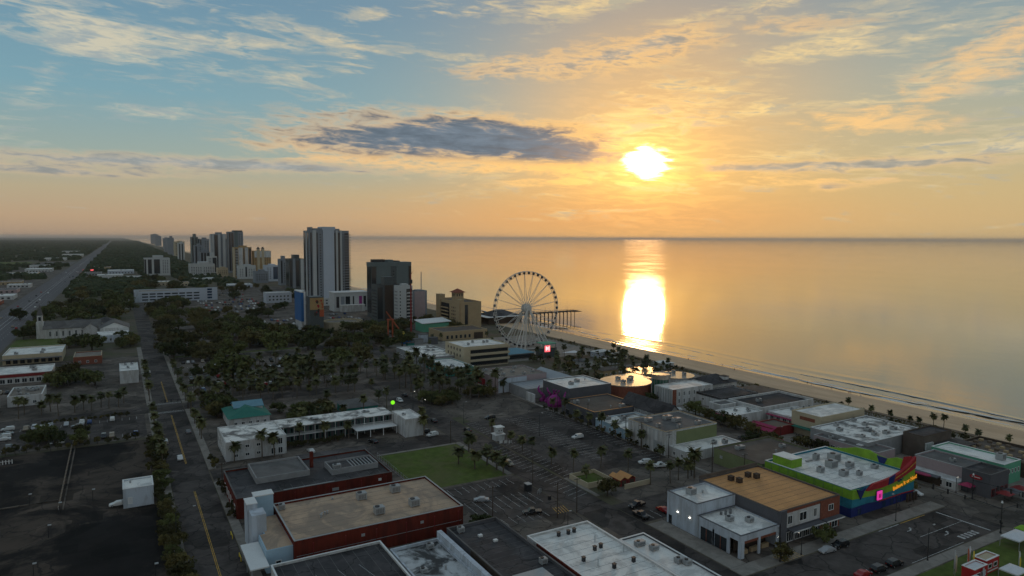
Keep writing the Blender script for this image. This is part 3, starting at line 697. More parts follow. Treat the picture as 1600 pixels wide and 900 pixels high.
facade('crimson_line','crimson',[(193,2.45),(205,2.65),(211.1,2.45),(211.1,2.75),(205,2.95),(193,2.75)],116.3,116.44)
def facade2(name,m,pts,x0,x1):
    n=len(pts); b=MB(); b.add([(x0,y,z) for y,z in pts]+[(x1,y,z) for y,z in pts],[tuple(range(n)),tuple(range(2*n-1,n-1,-1))]+[(i,n+i,n+(i+1)%n,(i+1)%n) for i in range(n)])
    return b.build(name,m,r)
facade2('lime_crest','lime',[(118,8.3),(118,11.4),(122,11.4),(125,10.2),(128,10.4),(131,11.3),(136,10.9),(139,9.8),(143,8.8),(146,8.3)],210.6,211.2)
facade2('navy_crest','navy',[(125.6,8.3),(124.8,10.3),(128.2,10.45),(127.4,8.3)],210.45,210.58)
facade2('red_crest','crimson',[(117,8.25),(117,13.3),(119.5,12.4),(120.5,8.25)],210.4,210.57)
o=link('lettering',text_mesh('Believe It or Not!',1.75,.06),r,(205.6-r.location.x,116.0-r.location.y,6.15)); o.rotation_euler=(math.pi/2,0,0); o.data.materials.append(M['orange_glow'])
o.rotation_euler=(math.pi/2,R(-9),0)
o=link('lettering',text_mesh("Ripley's",1.0,.05),r,(203.2-r.location.x,116.02-r.location.y,7.45)); o.rotation_euler=(math.pi/2,R(-9),0); o.data.materials.append(M['navy'])
slab(r,'pink_sign','pink_glow',(191.3,115.7,3.4,193.6,115.95,6.0)); slab(r,'sign_frame','navy',(191.1,115.96,3.2,193.8,116.05,6.2)); slab(r,'sign_mark','crimson',(191.9,115.62,4.0,192.2,115.69,5.2),(192.6,115.62,4.0,192.9,115.69,5.2))
for x in (184,196,200,204): windows(r,(0,0,116.6,0),'-y',x-1,x+1,1,[.2],1.8,2.0,'navy','glass_blue',1,'shop_window')
for x in (206,207.6,209.2,210.6): slab(r,'entrance_column','wood_dark',(x,115.2,0.1,x+.5,115.7,2.6))

# ---------------------------------------------------------------- row behind the car park
B=(172.5,199,185.5,206.5)
r=flat('green_warehouse','tall warehouse with white ribbed side and green end wall',B,9,'white_wall','roof_grey',.5,'tan_wall')
slab(r,'green_panel','olive_wall',near(B,'-y','',1,8.4,178,199,.05))
for x,y,w in ((178,201,3),(187,200,3.6),(187.6,195.6,3.4),(176,193,1.8),(192,188.5,2.4),(182,188.4,1.4)): ac(r,x,y,8.5,w,w*.6,1.5)
for i in range(9): slab(r,'wall_rib','galv',(172.40,187+i*2.2,0.1,172.49,187.25+i*2.2,8.7))
slab(r,'roller_door','galv',near(B,'-x','',0.1,4.6,187.4,191.4,.14)); slab(r,'side_door','dark_wall',near(B,'-x','',0.1,2.4,186,187,.12))
B=(174.5,202,176,185.3)
r=flat('low_white_store','low store with white roof in front of the green warehouse wall',B,3.5,'white_wall','roof_white',.4,'white_paint'); ac(r,192,180,3.1,1.6,1.4,1.4); ac(r,196,178.5,3.1,1.8,1.6,1.6)
windows(r,B,'-x',176.8,184.6,2,[.8],1.3,1.4)
B=(182.4,211,150,171)
r=flat('brown_roof_store','wide low store with plain brown-grey roof behind the attraction',B,5.6,'olive_wall','roof_brown',.4,'roof_brown'); ac(r,190,166,5.2,3.4,1.8,1.3); ac(r,205,160,5.2,2,1.6,1.2)
slab(r,'wall_hatch','galv',near(B,'-x','',2.6,3.6,167,168.2,.1)); vent(r,198,157,5.2)
B=(173,195,209,228.5)
r=flat('patched_roof_store','small pale blue store with patched white roof between warehouse and grey hall',B,4,'sky_wall','roof_white_patchy',.4,'white_paint',units=3)
windows(r,B,'-x',210,227,5,[.8],1.4,1.6)
r=thing('steep_roof_house','grey house with steep dark gabled roof behind the patched white roof','house',(199.6,224,0))
MB().box(195.6,209.5,0,203.6,238.5,6.2).build('wall','grey_wall',r)
MB().gable(195.6,209.5,203.6,238.5,6.21,10.6,'y',.5).build('roof','roof_dark',r)
f=MB(); f.add([(195.6,209.5,6.2),(203.6,209.5,6.2),(199.6,209.5,10.2)],[(0,1,2)]); f.add([(195.6,238.5,6.2),(203.6,238.5,6.2),(199.6,238.5,10.2)],[(2,1,0)]); f.build('gable_wall','grey_wall',r)
windows(r,(195.6,203.6,209.5,238.5),'-x',212,237,6,[1,4],1.2,1.4)
B=(174,200.5,230.6,255.5)
r=flat('dark_hall','dark grey hall with brown flat roof and copper-coloured edge',B,6,'dark_wall','roof_brown',.5,'roof_orange',units=2,vents=2)
for i in range(4): windows(r,B,'-x',232+i*5.5,236+i*5.5,1,[.4],3,2.6,'steel_grey','glass',2,'shop_window')
B=(183,208,262.4,285.4)
r=flat('sea_creature_hall','dark building with white roof and purple sculpted tentacles climbing its corner',B,9,'dark_wall','roof_white',.4,'white_paint')
ac(r,190,271,8.6,2.2,1.8,1.5); ac(r,196,274.5,8.6,2.4,1.8,1.5); vent(r,202,276,8.6)
q=random.Random(5)
for k in range(6):
    b=MB(); a0=(181.5-k*.6,262+k*3.6,.1); pts=[a0]
    for i in range(7):
        p=pts[-1]; pts.append((p[0]-.75*math.sin(i*.9+k)+(.3 if i>4 else -.15),p[1]-1.0*math.cos(i*.7+k*1.3),p[2]+1.05))
    for i in range(7): b.tube(pts[i],pts[i+1],1.3-.15*i,1.15-.15*i,8)
    b.build('tentacle','purple',r,smooth=True)
b=MB()
for i in range(6):
    z=[.1,1.4,2.9,4.2,5.2,5.6]; rr_=[3.2,3.6,3.3,2.5,1.4,.2]
    if i<5: b.tube((178.4,268,z[i]),(178.4,268,z[i+1]),rr_[i],rr_[i+1],12,False)
b.build('creature_head','purple',r,smooth=True)
B=(174,197,280+6,304)
r=flat('metal_roof_shed','long grey shed with plain metal roof beside the purple creature',B,5,'grey_wall','metal_grey',.3,'galv'); slab(r,'roof_seam','galv',*[(176+i*3,286.5,4.71,176.1+i*3,303.5,4.78) for i in range(7)])
slab(r,'white_gate','white_wall',(173.2,278,0,173.8,285.6,4.2))
B=(167.3,197.5,304.6,330)
r=flat('gravel_roof_store','store with gravel roof, many roof units and faded pink mural wall',B,8,'pink_wall','roof_gravel',.5,'grey_wall')
for x,y in ((175,312),(180,324),(186,309),(190,326),(193,312),(183,316),(172,327)): ac(r,x,y,7.5,2.0,1.5,1.2)
slab(r,'mural','crimson',near(B,'-x','',1.5,5,318,327,.03)); slab(r,'front_panel','bluewhite_wall',near(B,'-y','',.1,7.4,168,185,.05)); windows(r,B,'-x',306,317,4,[.6],1.6,2.2)
r=thing('metal_gable_hall','hall with low grey metal gable roof behind the gravel roof','building',(205,306,0))
MB().box(199,290,0,211.5,322,5).build('wall','grey_wall',r); MB().gable(199,290,211.5,322,5.01,7.6,'y',.5).build('roof','metal_grey',r)
slab(r,'shop_front','glass',(211.52,292,0.2,211.6,320,2.8))
# sea side of the boulevard
for x,y,w,d,h_,wl,rf,lb in ((268,340,8,6,3.2,'white_wall','gloss_roof','white kiosk with shiny roof in the middle of the beach garden'),(284,352,9,7,3.4,'cream_wall','gloss_roof','cream kiosk with shiny roof at the seaward side of the beach garden'),(246,342,10,7,3.6,'white_wall','roof_grey','grey roofed kiosk on the land side of the beach garden'),(276,364,12,7,3.6,'cool_white','roof_white','pale long kiosk closest to the glowing screen'),(240,310,11,8,4,'tan_wall','roof_brown','brown roofed garden building behind the round deck'),(288,312,8,9,3.4,'white_wall','roof_white','small white roofed beach kiosk beyond the round deck')):
    r=thing('garden_kiosk',lb,'kiosk',(x+w/2,y+d/2,0)); MB().box(x,y,0,x+w,y+d,h_).build('wall',wl,r); MB().hip(x,y,x+w,y+d,h_+.01,h_+1.3,.7).build('roof',rf,r); windows(r,(x,x+w,y,y+d),'-y',x+.5,x+w-.5,3,[.9],1.4,1.3); windows(r,(x,x+w,y,y+d),'-x',y+.5,y+d-.5,2,[.9],1.3,1.3)
r=thing('round_deck_restaurant','circular sun-deck restaurant with golden reflective roofs near the beach','restaurant',(226,272,0))
def disc(b,cx,cy,ra,z0,z1,n=20): b.prism([(cx+ra*math.cos(2*math.pi*i/n),cy+ra*math.sin(2*math.pi*i/n)) for i in range(n)],z0,z1); return b
disc(MB(),225,272,13,0,6.3).build('wall','brick_wall',r); disc(MB(),225,272,13.3,6.31,6.8).build('roof','gloss_roof',r)
for x,y in ((224,277),(227,271.5),(231,275),(221,269)): ac(r,x,y,6.81,2.2,1.8,1.4)
disc(MB(),256,268,9.5,0,7.2,18).build('wall','white_wall',r); disc(MB(),256,268,9.8,7.21,7.6,18).build('roof','gloss_roof',r)
slab(r,'deck_roof','gloss_roof',(234,280,4.0,250,296,4.3)); slab(r,'deck_wall','cream_wall',(234.3,280.3,0,249.7,295.7,3.99))
for x,y in ((253,270),(258,272),(259,265)): ac(r,x,y,7.61,1.8,1.5,1.6)
r=thing('glass_drum_tower','green glass drum with fluted golden crown on white striped hall','building',(236,258,0))
disc(MB(),235.5,257.5,4.0,0,9.6,16).build('glass_drum','glass_green',r)
for i in range(16):
    t_=2*math.pi*i/16; slab(r,'mullion','steel_grey',(235.5+4.03*math.cos(t_)-.08,257.5+4.03*math.sin(t_)-.08,0.1,235.5+4.03*math.cos(t_)+.08,257.5+4.03*math.sin(t_)+.08,9.6))
b=MB(); 
for i in range(24):
    t0,t1=2*math.pi*i/24,2*math.pi*(i+1)/24
    p=lambda t,ra,z:(235.5+ra*math.cos(t),257.5+ra*math.sin(t),z)
    rr0=5.0+(.25 if i%2 else 0); b.add([p(t0,4.3,9.62),p(t1,4.3,9.62),p(t1,rr0,12.2),p(t0,rr0,12.2)],[(0,1,2,3)])
disc(b,235.5,257.5,4.9,11.6,11.9,24).build('crown','gloss_roof',r)
B=(227.6,254,240,256.5)
b=MB(); b.ring(227.6,240,254,253,0,8,.3); b.build('wall','white_wall',r); MB().rect(227.8,240.2,253.8,252.9,7.5).build('roof','roof_white',r)
for i in range(7): slab(r,'wall_fin','galv',(227.45,241+i*1.7,.1,227.58,241.8+i*1.7,7.6))
slab(r,'brick_corner','brick_wall',(227.3,239.7,.1,229.6,239.98,7.9)); windows(r,B,'-y',230,253,7,[1,4.4],1.2,2.2)
r=thing('hip_roof_restaurant','white beachfront restaurant with wide grey hip roof','restaurant',(264.5,250,0))
MB().box(255.6,242.5,0,273.6,257,7).build('wall','white_wall',r); MB().hip(255.6,242.5,273.6,257,7.01,10.5,.9).build('roof','roof_dark',r)
windows(r,(255.6,273.6,242.5,257),'-y',257,273,5,[1,4],1.5,1.5); windows(r,(255.6,273.6,242.5,257),'-x',244,256,3,[1,4],1.4,1.4)
slab(r,'dormer','white_wall',(266,243.5,8.3,269,247,9.9)); slab(r,'dormer_roof','roof_dark',(265.8,243.3,9.903,269.2,247.2,10.1)); slab(r,'deck','wood',(274,243,2.6,281,257,2.85)); 
for i in range(4): slab(r,'deck_post','wood_dark',(280.6,243.3+i*4.4,-.3,280.85,243.55+i*4.4,2.59))
B=(243,268,224,240.5)
r=flat('black_edge_hall','white hall with black banded roof edge behind the red awning shops',B,5.6,'white_wall','roof_dark',.3,'roof_dark')
slab(r,'black_band','roof_dark',near(B,'-y','',4.5,5.5,243,268,.1),near(B,'-x','',4.5,5.5,224,240.5,.1)); windows(r,B,'-x',226,239,2,[2.2],1.6,1.2)
B=(234.5,244.5,216.5,223.6)
r=flat('curved_front_shop','small white shop with blank street wall before the black-edged hall',B,4.8,'white_wall','roof_grey',.5,'white_paint')
B=(246,281,203,222.5)
r=flat('long_white_pavilion','long white beachfront pavilion with dark sunken roof court',B,5.2,'white_wall','roof_dark',.9,'white_paint',units=1)
slab(r,'brown_deck','roof_brown',(262,222.8,4.2,284,240,4.5)); slab(r,'deck_wall','white_wall',(269,223,0,283.6,239.6,4.19)); windows(r,B,'-y',248,280,8,[1.2],1.4,1.6)
for k,(bx,lb) in enumerate((((228,246,203,214),'low white roofed shop nearest the red awnings, small units on top'),((248,266,187.5,201.5),'low white roofed shop beside the yellow hall, patched roof'))):
    r=flat('promenade_shop',lb,bx,3.8,'white_wall','roof_white' if k==0 else 'roof_white_patchy',.35,'white_paint',units=3,acs=(1.4,1.2,1.0))
    slab(r,'red_awning','magenta_wall',(bx[0]-1.6,bx[2],2.7,bx[0]-.02,bx[3],2.95)); windows(r,bx,'-x',bx[2]+.5,bx[3]-.5,4,[.2],2,2.2,'white_paint','glass',1,'shop_window')
B=(226.6,240,182,192)
r=flat('red_awning_shop','shop with broad dark red awning roof on the boulevard',B,3.6,'dark_red','roof_brown',.3,'dark_red'); 
f=MB(); f.add([(224.6,181,2.5),(224.6,193,2.5),(228.6,193,4.3),(228.6,181,4.3),(224.6,181,2.4),(224.6,193,2.4)],[(0,3,2,1),(0,1,5,4)]); f.build('awning','magenta_wall',r)
windows(r,B,'-x',183,191.5,3,[.3],2,2,'white_paint','glass',1,'shop_window')
B=(241,269.5,170.3,184)
r=flat('yellow_hall','cream yellow box-like hall with pale roof by the beach',B,9,'cream_wall','roof_white',.3,'cream_wall'); windows(r,B,'-y',246,268,2,[3.2],1.0,1.8); slab(r,'sign_board','brick_wall',near(B,'-x','',6.2,7.6,173,180,.1)); slab(r,'teal_awning','teal_roof',(238.2,171,3.2,240.9,183,3.5))
B=(231.5,267,144.5,168)
r=flat('patched_roof_arcade','big arcade with wide patchy white roof full of rusty units',B,7,'grey_wall','roof_white_patchy',.4,'white_paint')
for x,y,w in ((238,160,2.2),(243,165,1.8),(248,155,2.4),(254,160,2.2),(250,149,2.4),(258,151,2.4),(262,157,1.8),(244,150,1.8),(256,166,1.8),(237,150,1.6)): ac(r,x,y,6.6,w,w*.75,1.3)
B=(226.6,236.5,137.5,163)
r=flat('grey_arcade_front','arcade front with grey roof and dark shop windows opposite the attraction',B,6,'pink_wall','roof_grey',.4,'galv',units=2,acs=(1.6,1.4,1.0)); windows(r,B,'-x',139,162,8,[2.6],1.8,1.6,'white_paint','glass',1); slab(r,'round_sign','magenta_wall',near(B,'-x','',3.2,4.6,157,161,.3))
slab(r,'skylight','white_paint',(230,146,5.62,232,148,5.9)); slab(r,'skylight','white_paint',(230,153,5.62,232,155,5.9))
B=(252,270,136,143.8)
r=flat('brown_beach_house','tall brown building with a flat overhanging roof beside the patchy arcade',B,8.4,'roof_brown','roof_dark',.3,'wood_dark'); slab(r,'balcony_wall','white_wall',(252.4,135.3,3.4,257,135.9,6)); slab(r,'lower_wing','wood_dark',(258,128,0,271,135.2,5.2)); slab(r,'lower_roof','roof_dark',(257.6,127.6,5.203,271.4,135.25,5.4))
B=(247.5,258.5,108,131)
r=flat('mint_green_hall','long mint green hall with narrow white roof facing the boulevard',B,7,'mint_wall','roof_white',.4,'white_paint'); ac(r,254,112,6.6,2.6,2.2,2.2); windows(r,B,'-y',250,258,4,[3.4],.9,1.6,'white_paint','glass',0); windows(r,B,'-x',110,129,6,[1],1.4,1.6)
r2=flat('rooftop_bar','weathered brown roof-deck bar with rows of tables beyond the mint hall',(262,284,104,133),5,'wood_dark','roof_brown',.8,'wood')
for i in range(9):
    for j in range(5): 
        if (i*5+j)%7!=3: slab(r2,'deck_table','wood' if (i+j)%2 else 'tan_wall',(264+j*4,106+i*3,4.22,265.3+j*4,107.3+i*3,5.0))
B=(234.8,246.5,113,129.6)
r=flat('pink_stucco_shop','plain pink-grey shop wall with grey roof before the mint hall',B,6.4,'pink_wall','roof_grey',.4,'galv'); slab(r,'front_terrace','white_wall',(229.5,113,0,234.7,133,2.8)); windows(r,(229.5,234,113,133),'-x',114,132,6,[.5],2,1.8,'white_paint','glass',1,'shop_window'); ac(r,240,120,6.0,1.6,1.4,1.1)
B=(231.5,242.8,104.5,112.8)
r=flat('sign_board_bar','dark bar with oval red sign on its wall at the street corner',B,7.4,'dark_wall','roof_dark',.4,'roof_grey')
b=MB(); n_=20; b.add([(231.40,108.6-1.9*math.cos(2*math.pi*i/n_),5.6+.75*math.sin(2*math.pi*i/n_)) for i in range(n_)],[tuple(range(n_))]); b.add([(231.49,108.6-1.9*math.cos(2*math.pi*i/n_),5.6+.75*math.sin(2*math.pi*i/n_)) for i in range(n_)],[]); b.build('oval_sign','crimson',r)
slab(r,'sign_bar','white_paint',(231.3,107.4,5.5,231.38,109.8,5.7)); windows(r,B,'-y',232,242.5,4,[.4],1.8,2.4,'dark_red','glass',1,'shop_window')
r=thing('corner_canopies','dark red canopies and terrace of the bar on the street corner','canopy',(236,98.6,0))
for k,(x,y) in enumerate(((230.5,110.5),(233,101),(237.5,101),(242,101))):
    f=MB(); f.add([(x-2,y-2,2.6),(x+2,y-2,2.6),(x+2,y+2,2.6),(x-2,y+2,2.6),(x,y,3.6)],[(0,1,4),(1,2,4),(2,3,4),(3,0,4)]); f.build('canopy',['magenta_wall','dark_red','dark_wall','dark_red'][k],r); slab(r,'post','steel_black',(x-.06,y-.06,0,x+.06,y+.06,2.7))
r=thing('lower_canopies','yellow and red oval sign boards on a long dark shop terrace across the boulevard','shop front',(229.5,127,0))
slab(r,'terrace_roof','dark_wall',(226.8,118,3.0,229.4,142,3.3)); slab(r,'terrace_wall','wood_dark',(228.8,118,0.1,229.3,142,2.99))
for y,m_ in ((137,'paint_yellow'),(122,'magenta_wall')):
    b=MB(); b.prism([(226.2+1.2*math.cos(2*math.pi*i/18),y+2.6*math.sin(2*math.pi*i/18)) for i in range(18)],3.32,3.6); b.build('oval_board',m_,r)

# ---------------------------------------------------------------- middle distance
B=(182.5,214,375,402.5)
r=flat('cream_office_block','three-storey cream office block with dark brown window bands',B,12.8,'cream_wall','roof_white',.4,'cream_wall')
for z in (1.2,4.8,8.6): slab(r,'window_band','glass',near(B,'-y','',z,z+2.0,187,213.6,.05)); slab(r,'brown_spandrel','wood_dark',near(B,'-y','',z-.5,z-.05,187,213.6,.12))
for z in (3.4,7.1,10.9): slab(r,'cream_band','cream_wall',(186.6,374.2,z,214.6,374.9,z+1.3))
for z in (2,6,9.6): windows(r,B,'-x',378,400,5,[z],1.3,1.7,'wood_dark','glass',0)
for x,y in ((190,384),(197,392),(203,388),(206,389)): ac(r,x,y,12.4,1.4,1.2,1.5)
B=(161.5,186,388.5,436)
r=flat('segmented_white_shop','grey shop row with segmented white roofs in front of the thrill rides',B,6,'grey_wall','roof_white_patchy',.5,'white_paint',units=7,acs=(1.6,1.4,1.1)); windows(r,B,'-x',390,434,8,[.6],2.2,2,'white_paint','glass',1)
B=(163,180,356,388)
r=flat('teal_front_shop','low shop with teal front wall beside the cream office',B,4.6,'teal_wall','roof_white',.4,'white_paint',units=1); windows(r,B,'-x',360,386,5,[.6],2,1.8)
# white motel
r=thing('white_motel','long two-storey white motel with patched white roof and open galleries','motel',(67,266,0))
MB().ring(31,257,52,280,0,7,.3).build('wall','white_wall',r); MB().ring(97.5,254,105.5,269.6,0,7.4,.3).build('wall','white_wall',r); slab(r,'gallery_shade_wall','dark_wall',(52.01,270,0,97.49,280,6.6))  # gallery back wall coloured dark for the shadow inside the galleries
MB().rect(31.2,257.2,51.8,279.8,6.6).build('roof','roof_white_patchy',r); b=MB(); b.box(52.05,267.4,6.602,97.45,280.4,6.85); b.build('gallery_roof','roof_white_patchy',r); MB().rect(97.7,254.2,105.3,269.4,7.0).build('roof','roof_white',r)
slab(r,'gallery_floor','white_paint',(52.1,267.4,3.1,97.4,269.98,3.35)); slab(r,'gallery_rail','white_paint',(52.1,267.4,4.2,97.4,267.46,4.3))
for i in range(12): slab(r,'gallery_post','white_paint',(53+i*4,267.42,0.02,53.18+i*4,267.6,6.6))
mb=(52,97.5,270,280); windows(r,mb,'-y',53,97,18,[.1,3.4],1.1,2.2,'teal_roof','glass',0,'room_door')
windows(r,(31,52,257,280),'-y',32.5,44,3,[1.2,4.2],1.5,1.2); windows(r,(31,52,257,280),'-y',46,51,2,[.4,3.8],1.7,2.4,'white_paint','glass',1); windows(r,(31,52,257,280),'-x',258,279,5,[1.2,4.2],1.4,1.2)
slab(r,'porch','white_paint',(80,261.5,3.0,97,267,3.2)); 
for x,y in ((80.2,261.7),(85.6,261.7),(91,261.7),(96.6,261.7)): slab(r,'porch_post','white_paint',(x,y,0,x+.25,y+.25,2.99))
ac(r,66,274,6.86,4,2,.6); ac(r,88,275,6.86,3,2,.6); ac(r,100,262,7.0,1.4,1.2,.8)
r=thing('teal_roof_house','white house with dark teal lower roof and pale blue upper roof','house',(46,311,0))
MB().box(38,300.5,0,54,322,4.4).build('wall','white_wall',r); MB().hip(38,300.5,54,322,4.41,7.2,.7).build('roof','teal_roof',r); MB().box(41.5,311,4.4,53,320,6.6).build('upper_wall','white_wall',r); MB().gable(41.5,311,53,320,6.61,8.2,'x',.5).build('upper_roof','blue_roof',r)
windows(r,(38,54,300.5,322),'-y',39,53.5,5,[1.2],1.4,1.5)
r=thing('grey_roof_lodge','low lodge with grey hip roof among the palms','house',(93,303,0))
MB().box(86,296,0,100.6,311,4).build('wall','teal_wall',r); MB().hip(86,296,100.6,311,4.01,6.4,.8).build('roof','roof_grey',r); windows(r,(86,100.6,296,311),'-y',87,100,5,[1],1.3,1.4)
# left of the street
B=(-1,7,226.6,235.8)
r=flat('white_kiosk_building','small grey-white block building alone at the edge of the dark lot',B,5.8,'bluewhite_wall','roof_white',.35,'white_paint'); windows(r,B,'-y',-.2,1.8,1,[1.2],1.2,2.0,'white_paint','canvas_white',0,'door'); vent(r,1,233,5.45,.5); slab(r,'meter_box','galv',(-1.4,228,1.2,-1.02,229,2.2))
B=(-1.2,7.8,424,450)
r=flat('white_box_building','narrow white two-storey building with white roof beside the street',B,7,'white_wall','roof_white',.4,'white_paint',units=3,acs=(1.4,1.2,1.1))
B=(-64,-33,520,555)
r=flat('white_roof_strip_mall','long low strip mall with pale roof below the church lawn',B,6,'cream_wall','roof_white',.5,'white_paint',units=3); windows(r,B,'-y',-63,-34,8,[.5],2.4,2.4,'wood_dark','glass',1,'shop_window'); slab(r,'porch_roof','roof_grey',(-64,515.5,3.4,-33,519.95,3.7))
B=(-62,-34,452,478)
r=flat('red_fascia_mall','strip mall with pale roof and long dark red fascia',B,5.4,'white_wall','roof_white',.5,'white_paint',units=4); slab(r,'red_fascia','dark_red',near(B,'-y','',3.6,5.2,-62,-34,.3)); windows(r,B,'-y',-61,-35,8,[.4],2.4,2.4,'white_paint','glass',1,'shop_window')
B=(-47,-33.5,390,413)
r=flat('cluttered_roof_restaurant','white restaurant with parapet roof crowded with dark units near the cross street',B,5,'white_wall','roof_gravel',.8,'white_paint',units=9,acs=(1.8,1.4,1.2)); windows(r,B,'-y',-46,-34.5,3,[1],1.6,1.5)
B=(-26,-11,500,522)
r=flat('brick_cottage','small dark red brick shop with pale roof edge under trees',B,5,'brick_wall','roof_gravel',.5,'cream_wall'); windows(r,B,'-y',-25,-12,3,[1],1.4,1.5)
B=(-75,-50,372,392)
r=flat('pale_blue_roof_diner','low diner with pale blue and white roof at the left edge',B,4.5,'white_wall','blue_roof',.4,'white_paint',units=3); windows(r,B,'-y',-74,-51,6,[.8],2,1.6)
# church
r=thing('white_church','white church with tall steeple, grey gabled roof and pedimented wing','church',(-30,640,0))
MB().box(-52,640,0,-14,655,8).build('nave_wall','white_wall',r); MB().gable(-52,640,-14,655,8.01,13,'x',.6).build('nave_roof','roof_grey',r)
MB().box(-14,622,0,6,650,8).build('wing_wall','white_wall',r); MB().gable(-14,622,6,650,8.01,12.5,'y',.6).build('wing_roof','roof_grey',r)
f=MB(); f.add([(-14,622,8),(6,622,8),(-4,622,12.2)],[(0,1,2)]); f.build('pediment','white_paint',r)
slab(r,'hall','bluewhite_wall',(-16,596,0,5.5,621.9,5.5)); slab(r,'hall_roof','roof_white',(-15.7,596.3,5.503,5.2,621.8,5.65)); windows(r,(-16,5.5,596,620),'-y',-15,5,6,[1.2],1.5,2.2)
windows(r,(-52,-14,640,655),'-y',-50,-20,7,[1.6],1.5,4.2,'white_paint','glass',1)
f=MB(); f.add([(-26,637,7),(-16,637,7),(-21,637,10.4)],[(0,1,2)]); f.box(-26,637.1,0,-16,639.9,7); f.build('portico','white_wall',r); MB().gable(-26,637,-16,640,7.02,10.8,'y',.4).build('portico_roof','roof_grey',r)
b=MB(); b.box(-57,643,0,-52.02,650,13); b.box(-56.3,643.8,13.003,-52.8,649.2,18); b.build('steeple_tower','white_wall',r)
slab(r,'belfry_shade_panel','glass',(-55.4,643.6,14,-53.7,643.78,17)); b=MB(); b.tube((-54.5,646.5,18.02),(-54.5,646.5,27),2.2,.08,8); b.build('spire','roof_grey',r)  # dark slab on the solid tower stands in for the shaded belfry
r=thing('dark_roof_parish_house','low house with dark hip roofs behind the church','house',(-22,705,0))
MB().box(-42,692,0,-2,712,5).build('wall','white_wall',r); MB().hip(-42,692,-22.2,712,5.01,9,.5).build('roof','roof_dark',r); MB().hip(-21.2,692,-2,712,5.01,9,.5).build('roof','roof_dark',r); windows(r,(-42,-2,692,712),'-y',-41,-3,9,[1],1.4,1.8)
# parking garage
B=(16,109,944,985)
r=thing('white_parking_garage','long white multi-level parking garage with dark openings and stair towers','garage',(62,960,0))
MB().ring(16,944,109,985,0,13,.4).build('wall','cool_white',r); MB().rect(16.2,944.2,108.8,984.8,12.2).build('top_deck','concrete',r)
for k in range(8):
    for z in (2.0,5.6,9.0): slab(r,'opening_shade_panel','glass',(24+k*8.2,943.9,z,30.6+k*8.2,943.99,z+1.6))  # dark slabs on a solid wall stand in for the shaded parking decks
for z in (2.2,5.8,9.2): slab(r,'opening_shade_panel','glass',(15.9,950,z,15.99,954,z+1.6),(15.9,962,z,15.99,966,z+1.6))
slab(r,'stair_tower','bluewhite_wall',(16.5,943.2,0,21,943.88,15.5)); slab(r,'stair_tower','cool_white',(96,942.5,0,108.9,943.9,16)); 
for z in (2,5.5,9,12.3): slab(r,'stair_window','glass_blue',(97,942.4,z,102.5,942.49,z+2.4))
slab(r,'upper_parapet','cool_white',(64,944.6,13.01,95.9,945,15.2))
# ---------------------------------------------------------------- towers along the shore
def tower(name,label,box,h,wall,cols=(),side=(),fl=3.1,z0=0,cap=2.5,roofm='roof_grey',base=4.0,group=None,cat='tower',crown=True):
    """cols: (x0,x1,style) on the -Y face, side: (y0,y1,style) on the -X face; styles: strip, win, balc, rib, and wall-colour names"""
    x0,x1,y0,y1=box
    r=thing(name,label,cat,((x0+x1)/2,(y0+y1)/2,z0),0,group); L=r.location
    MB().ring(x0,y0,x1,y1,z0,h,.6).build('wall',wall,r); MB().rect(x0+.3,y0+.3,x1-.3,y1-.3,h-1.2).build('roof',roofm,r)
    n=int((h-base-3)/fl)
    for face,lst in (('-y',cols),('-x',side)):
        for a,b_,st in lst:
            def P_(out0,out1,z,zz): return (a,y0-out1,z,b_,y0-out0,zz) if face=='-y' else (x0-out1,a,z,x0-out0,b_,zz)
            if st=='strip': slab(r,'window_strip','glass',P_(.02,.06,base,h-2.5))
            elif st=='blue': slab(r,'window_strip','glass_blue',P_(.02,.06,base,h-2.5))
            elif st.startswith('rib:'): slab(r,'rib',st[4:],P_(.01,.9,z0,h+.4))
            elif st.startswith('pan:'): slab(r,'panel',st[4:],P_(.01,.25,z0,h-.6))
            elif st.startswith('win'):
                w=float(st[3:] or 1.6); m_=max(1,int(round((b_-a)/(w*1.9))))
                windows(r,box,face,a,b_,m_,[base+i*fl+.9 for i in range(n)],w,fl*.52,wall,'glass',0)
            elif st.startswith('balc'):
                slab(r,'recess_shade_strip','glass',P_(.02,.05,base,h-3))  # dark strip on the flat wall stands in for shade behind the balconies
                me=MB(); w=b_-a; me.box(-w/2,-1.5,0,w/2,0,.22); me.box(-w/2,-1.5,.22,w/2,-1.38,1.15)
                key=('balc',round(w,1),st)
                if key not in _wm: _wm[key]=me.mesh('balcony','white_wall' if st=='balc' else st[5:])
                for i in range(n):
                    p=((a+b_)/2,y0-.06) if face=='-y' else (x0-.06,(a+b_)/2)
                    link('balcony',_wm[key],r,(p[0]-L.x,p[1]-L.y,base+i*fl-L.z),FACE[face])
    if crown:
        slab(r,'penthouse',wall,(x0+(x1-x0)*.35,y0+(y1-y0)*.2,h-1.19,x0+(x1-x0)*.75,y0+(y1-y0)*.8,h+cap))
    return r
r=tower('main_condo_tower','tallest grey-white ribbed condominium tower with balconies stepping down its right edge',(194,240,806,838),88,'tower_grey',
 cols=((194.3,196,'strip'),(197,201,'rib:tower_white'),(201.5,203,'strip'),(204,208,'win1.5'),(209,222,'rib:cool_white'),(222.4,224,'strip'),(224.4,226.4,'rib:tower_white'),(226.8,229,'strip'),(229.4,231.2,'rib:tower_white'),(231.4,234.4,'win1.4'),(234.6,239.8,'balc:tower_grey')),
 side=((808,812,'win1.6'),(814,819,'strip'),(821,826,'pan:tower_white'),(828,836,'strip')),cap=1.6)
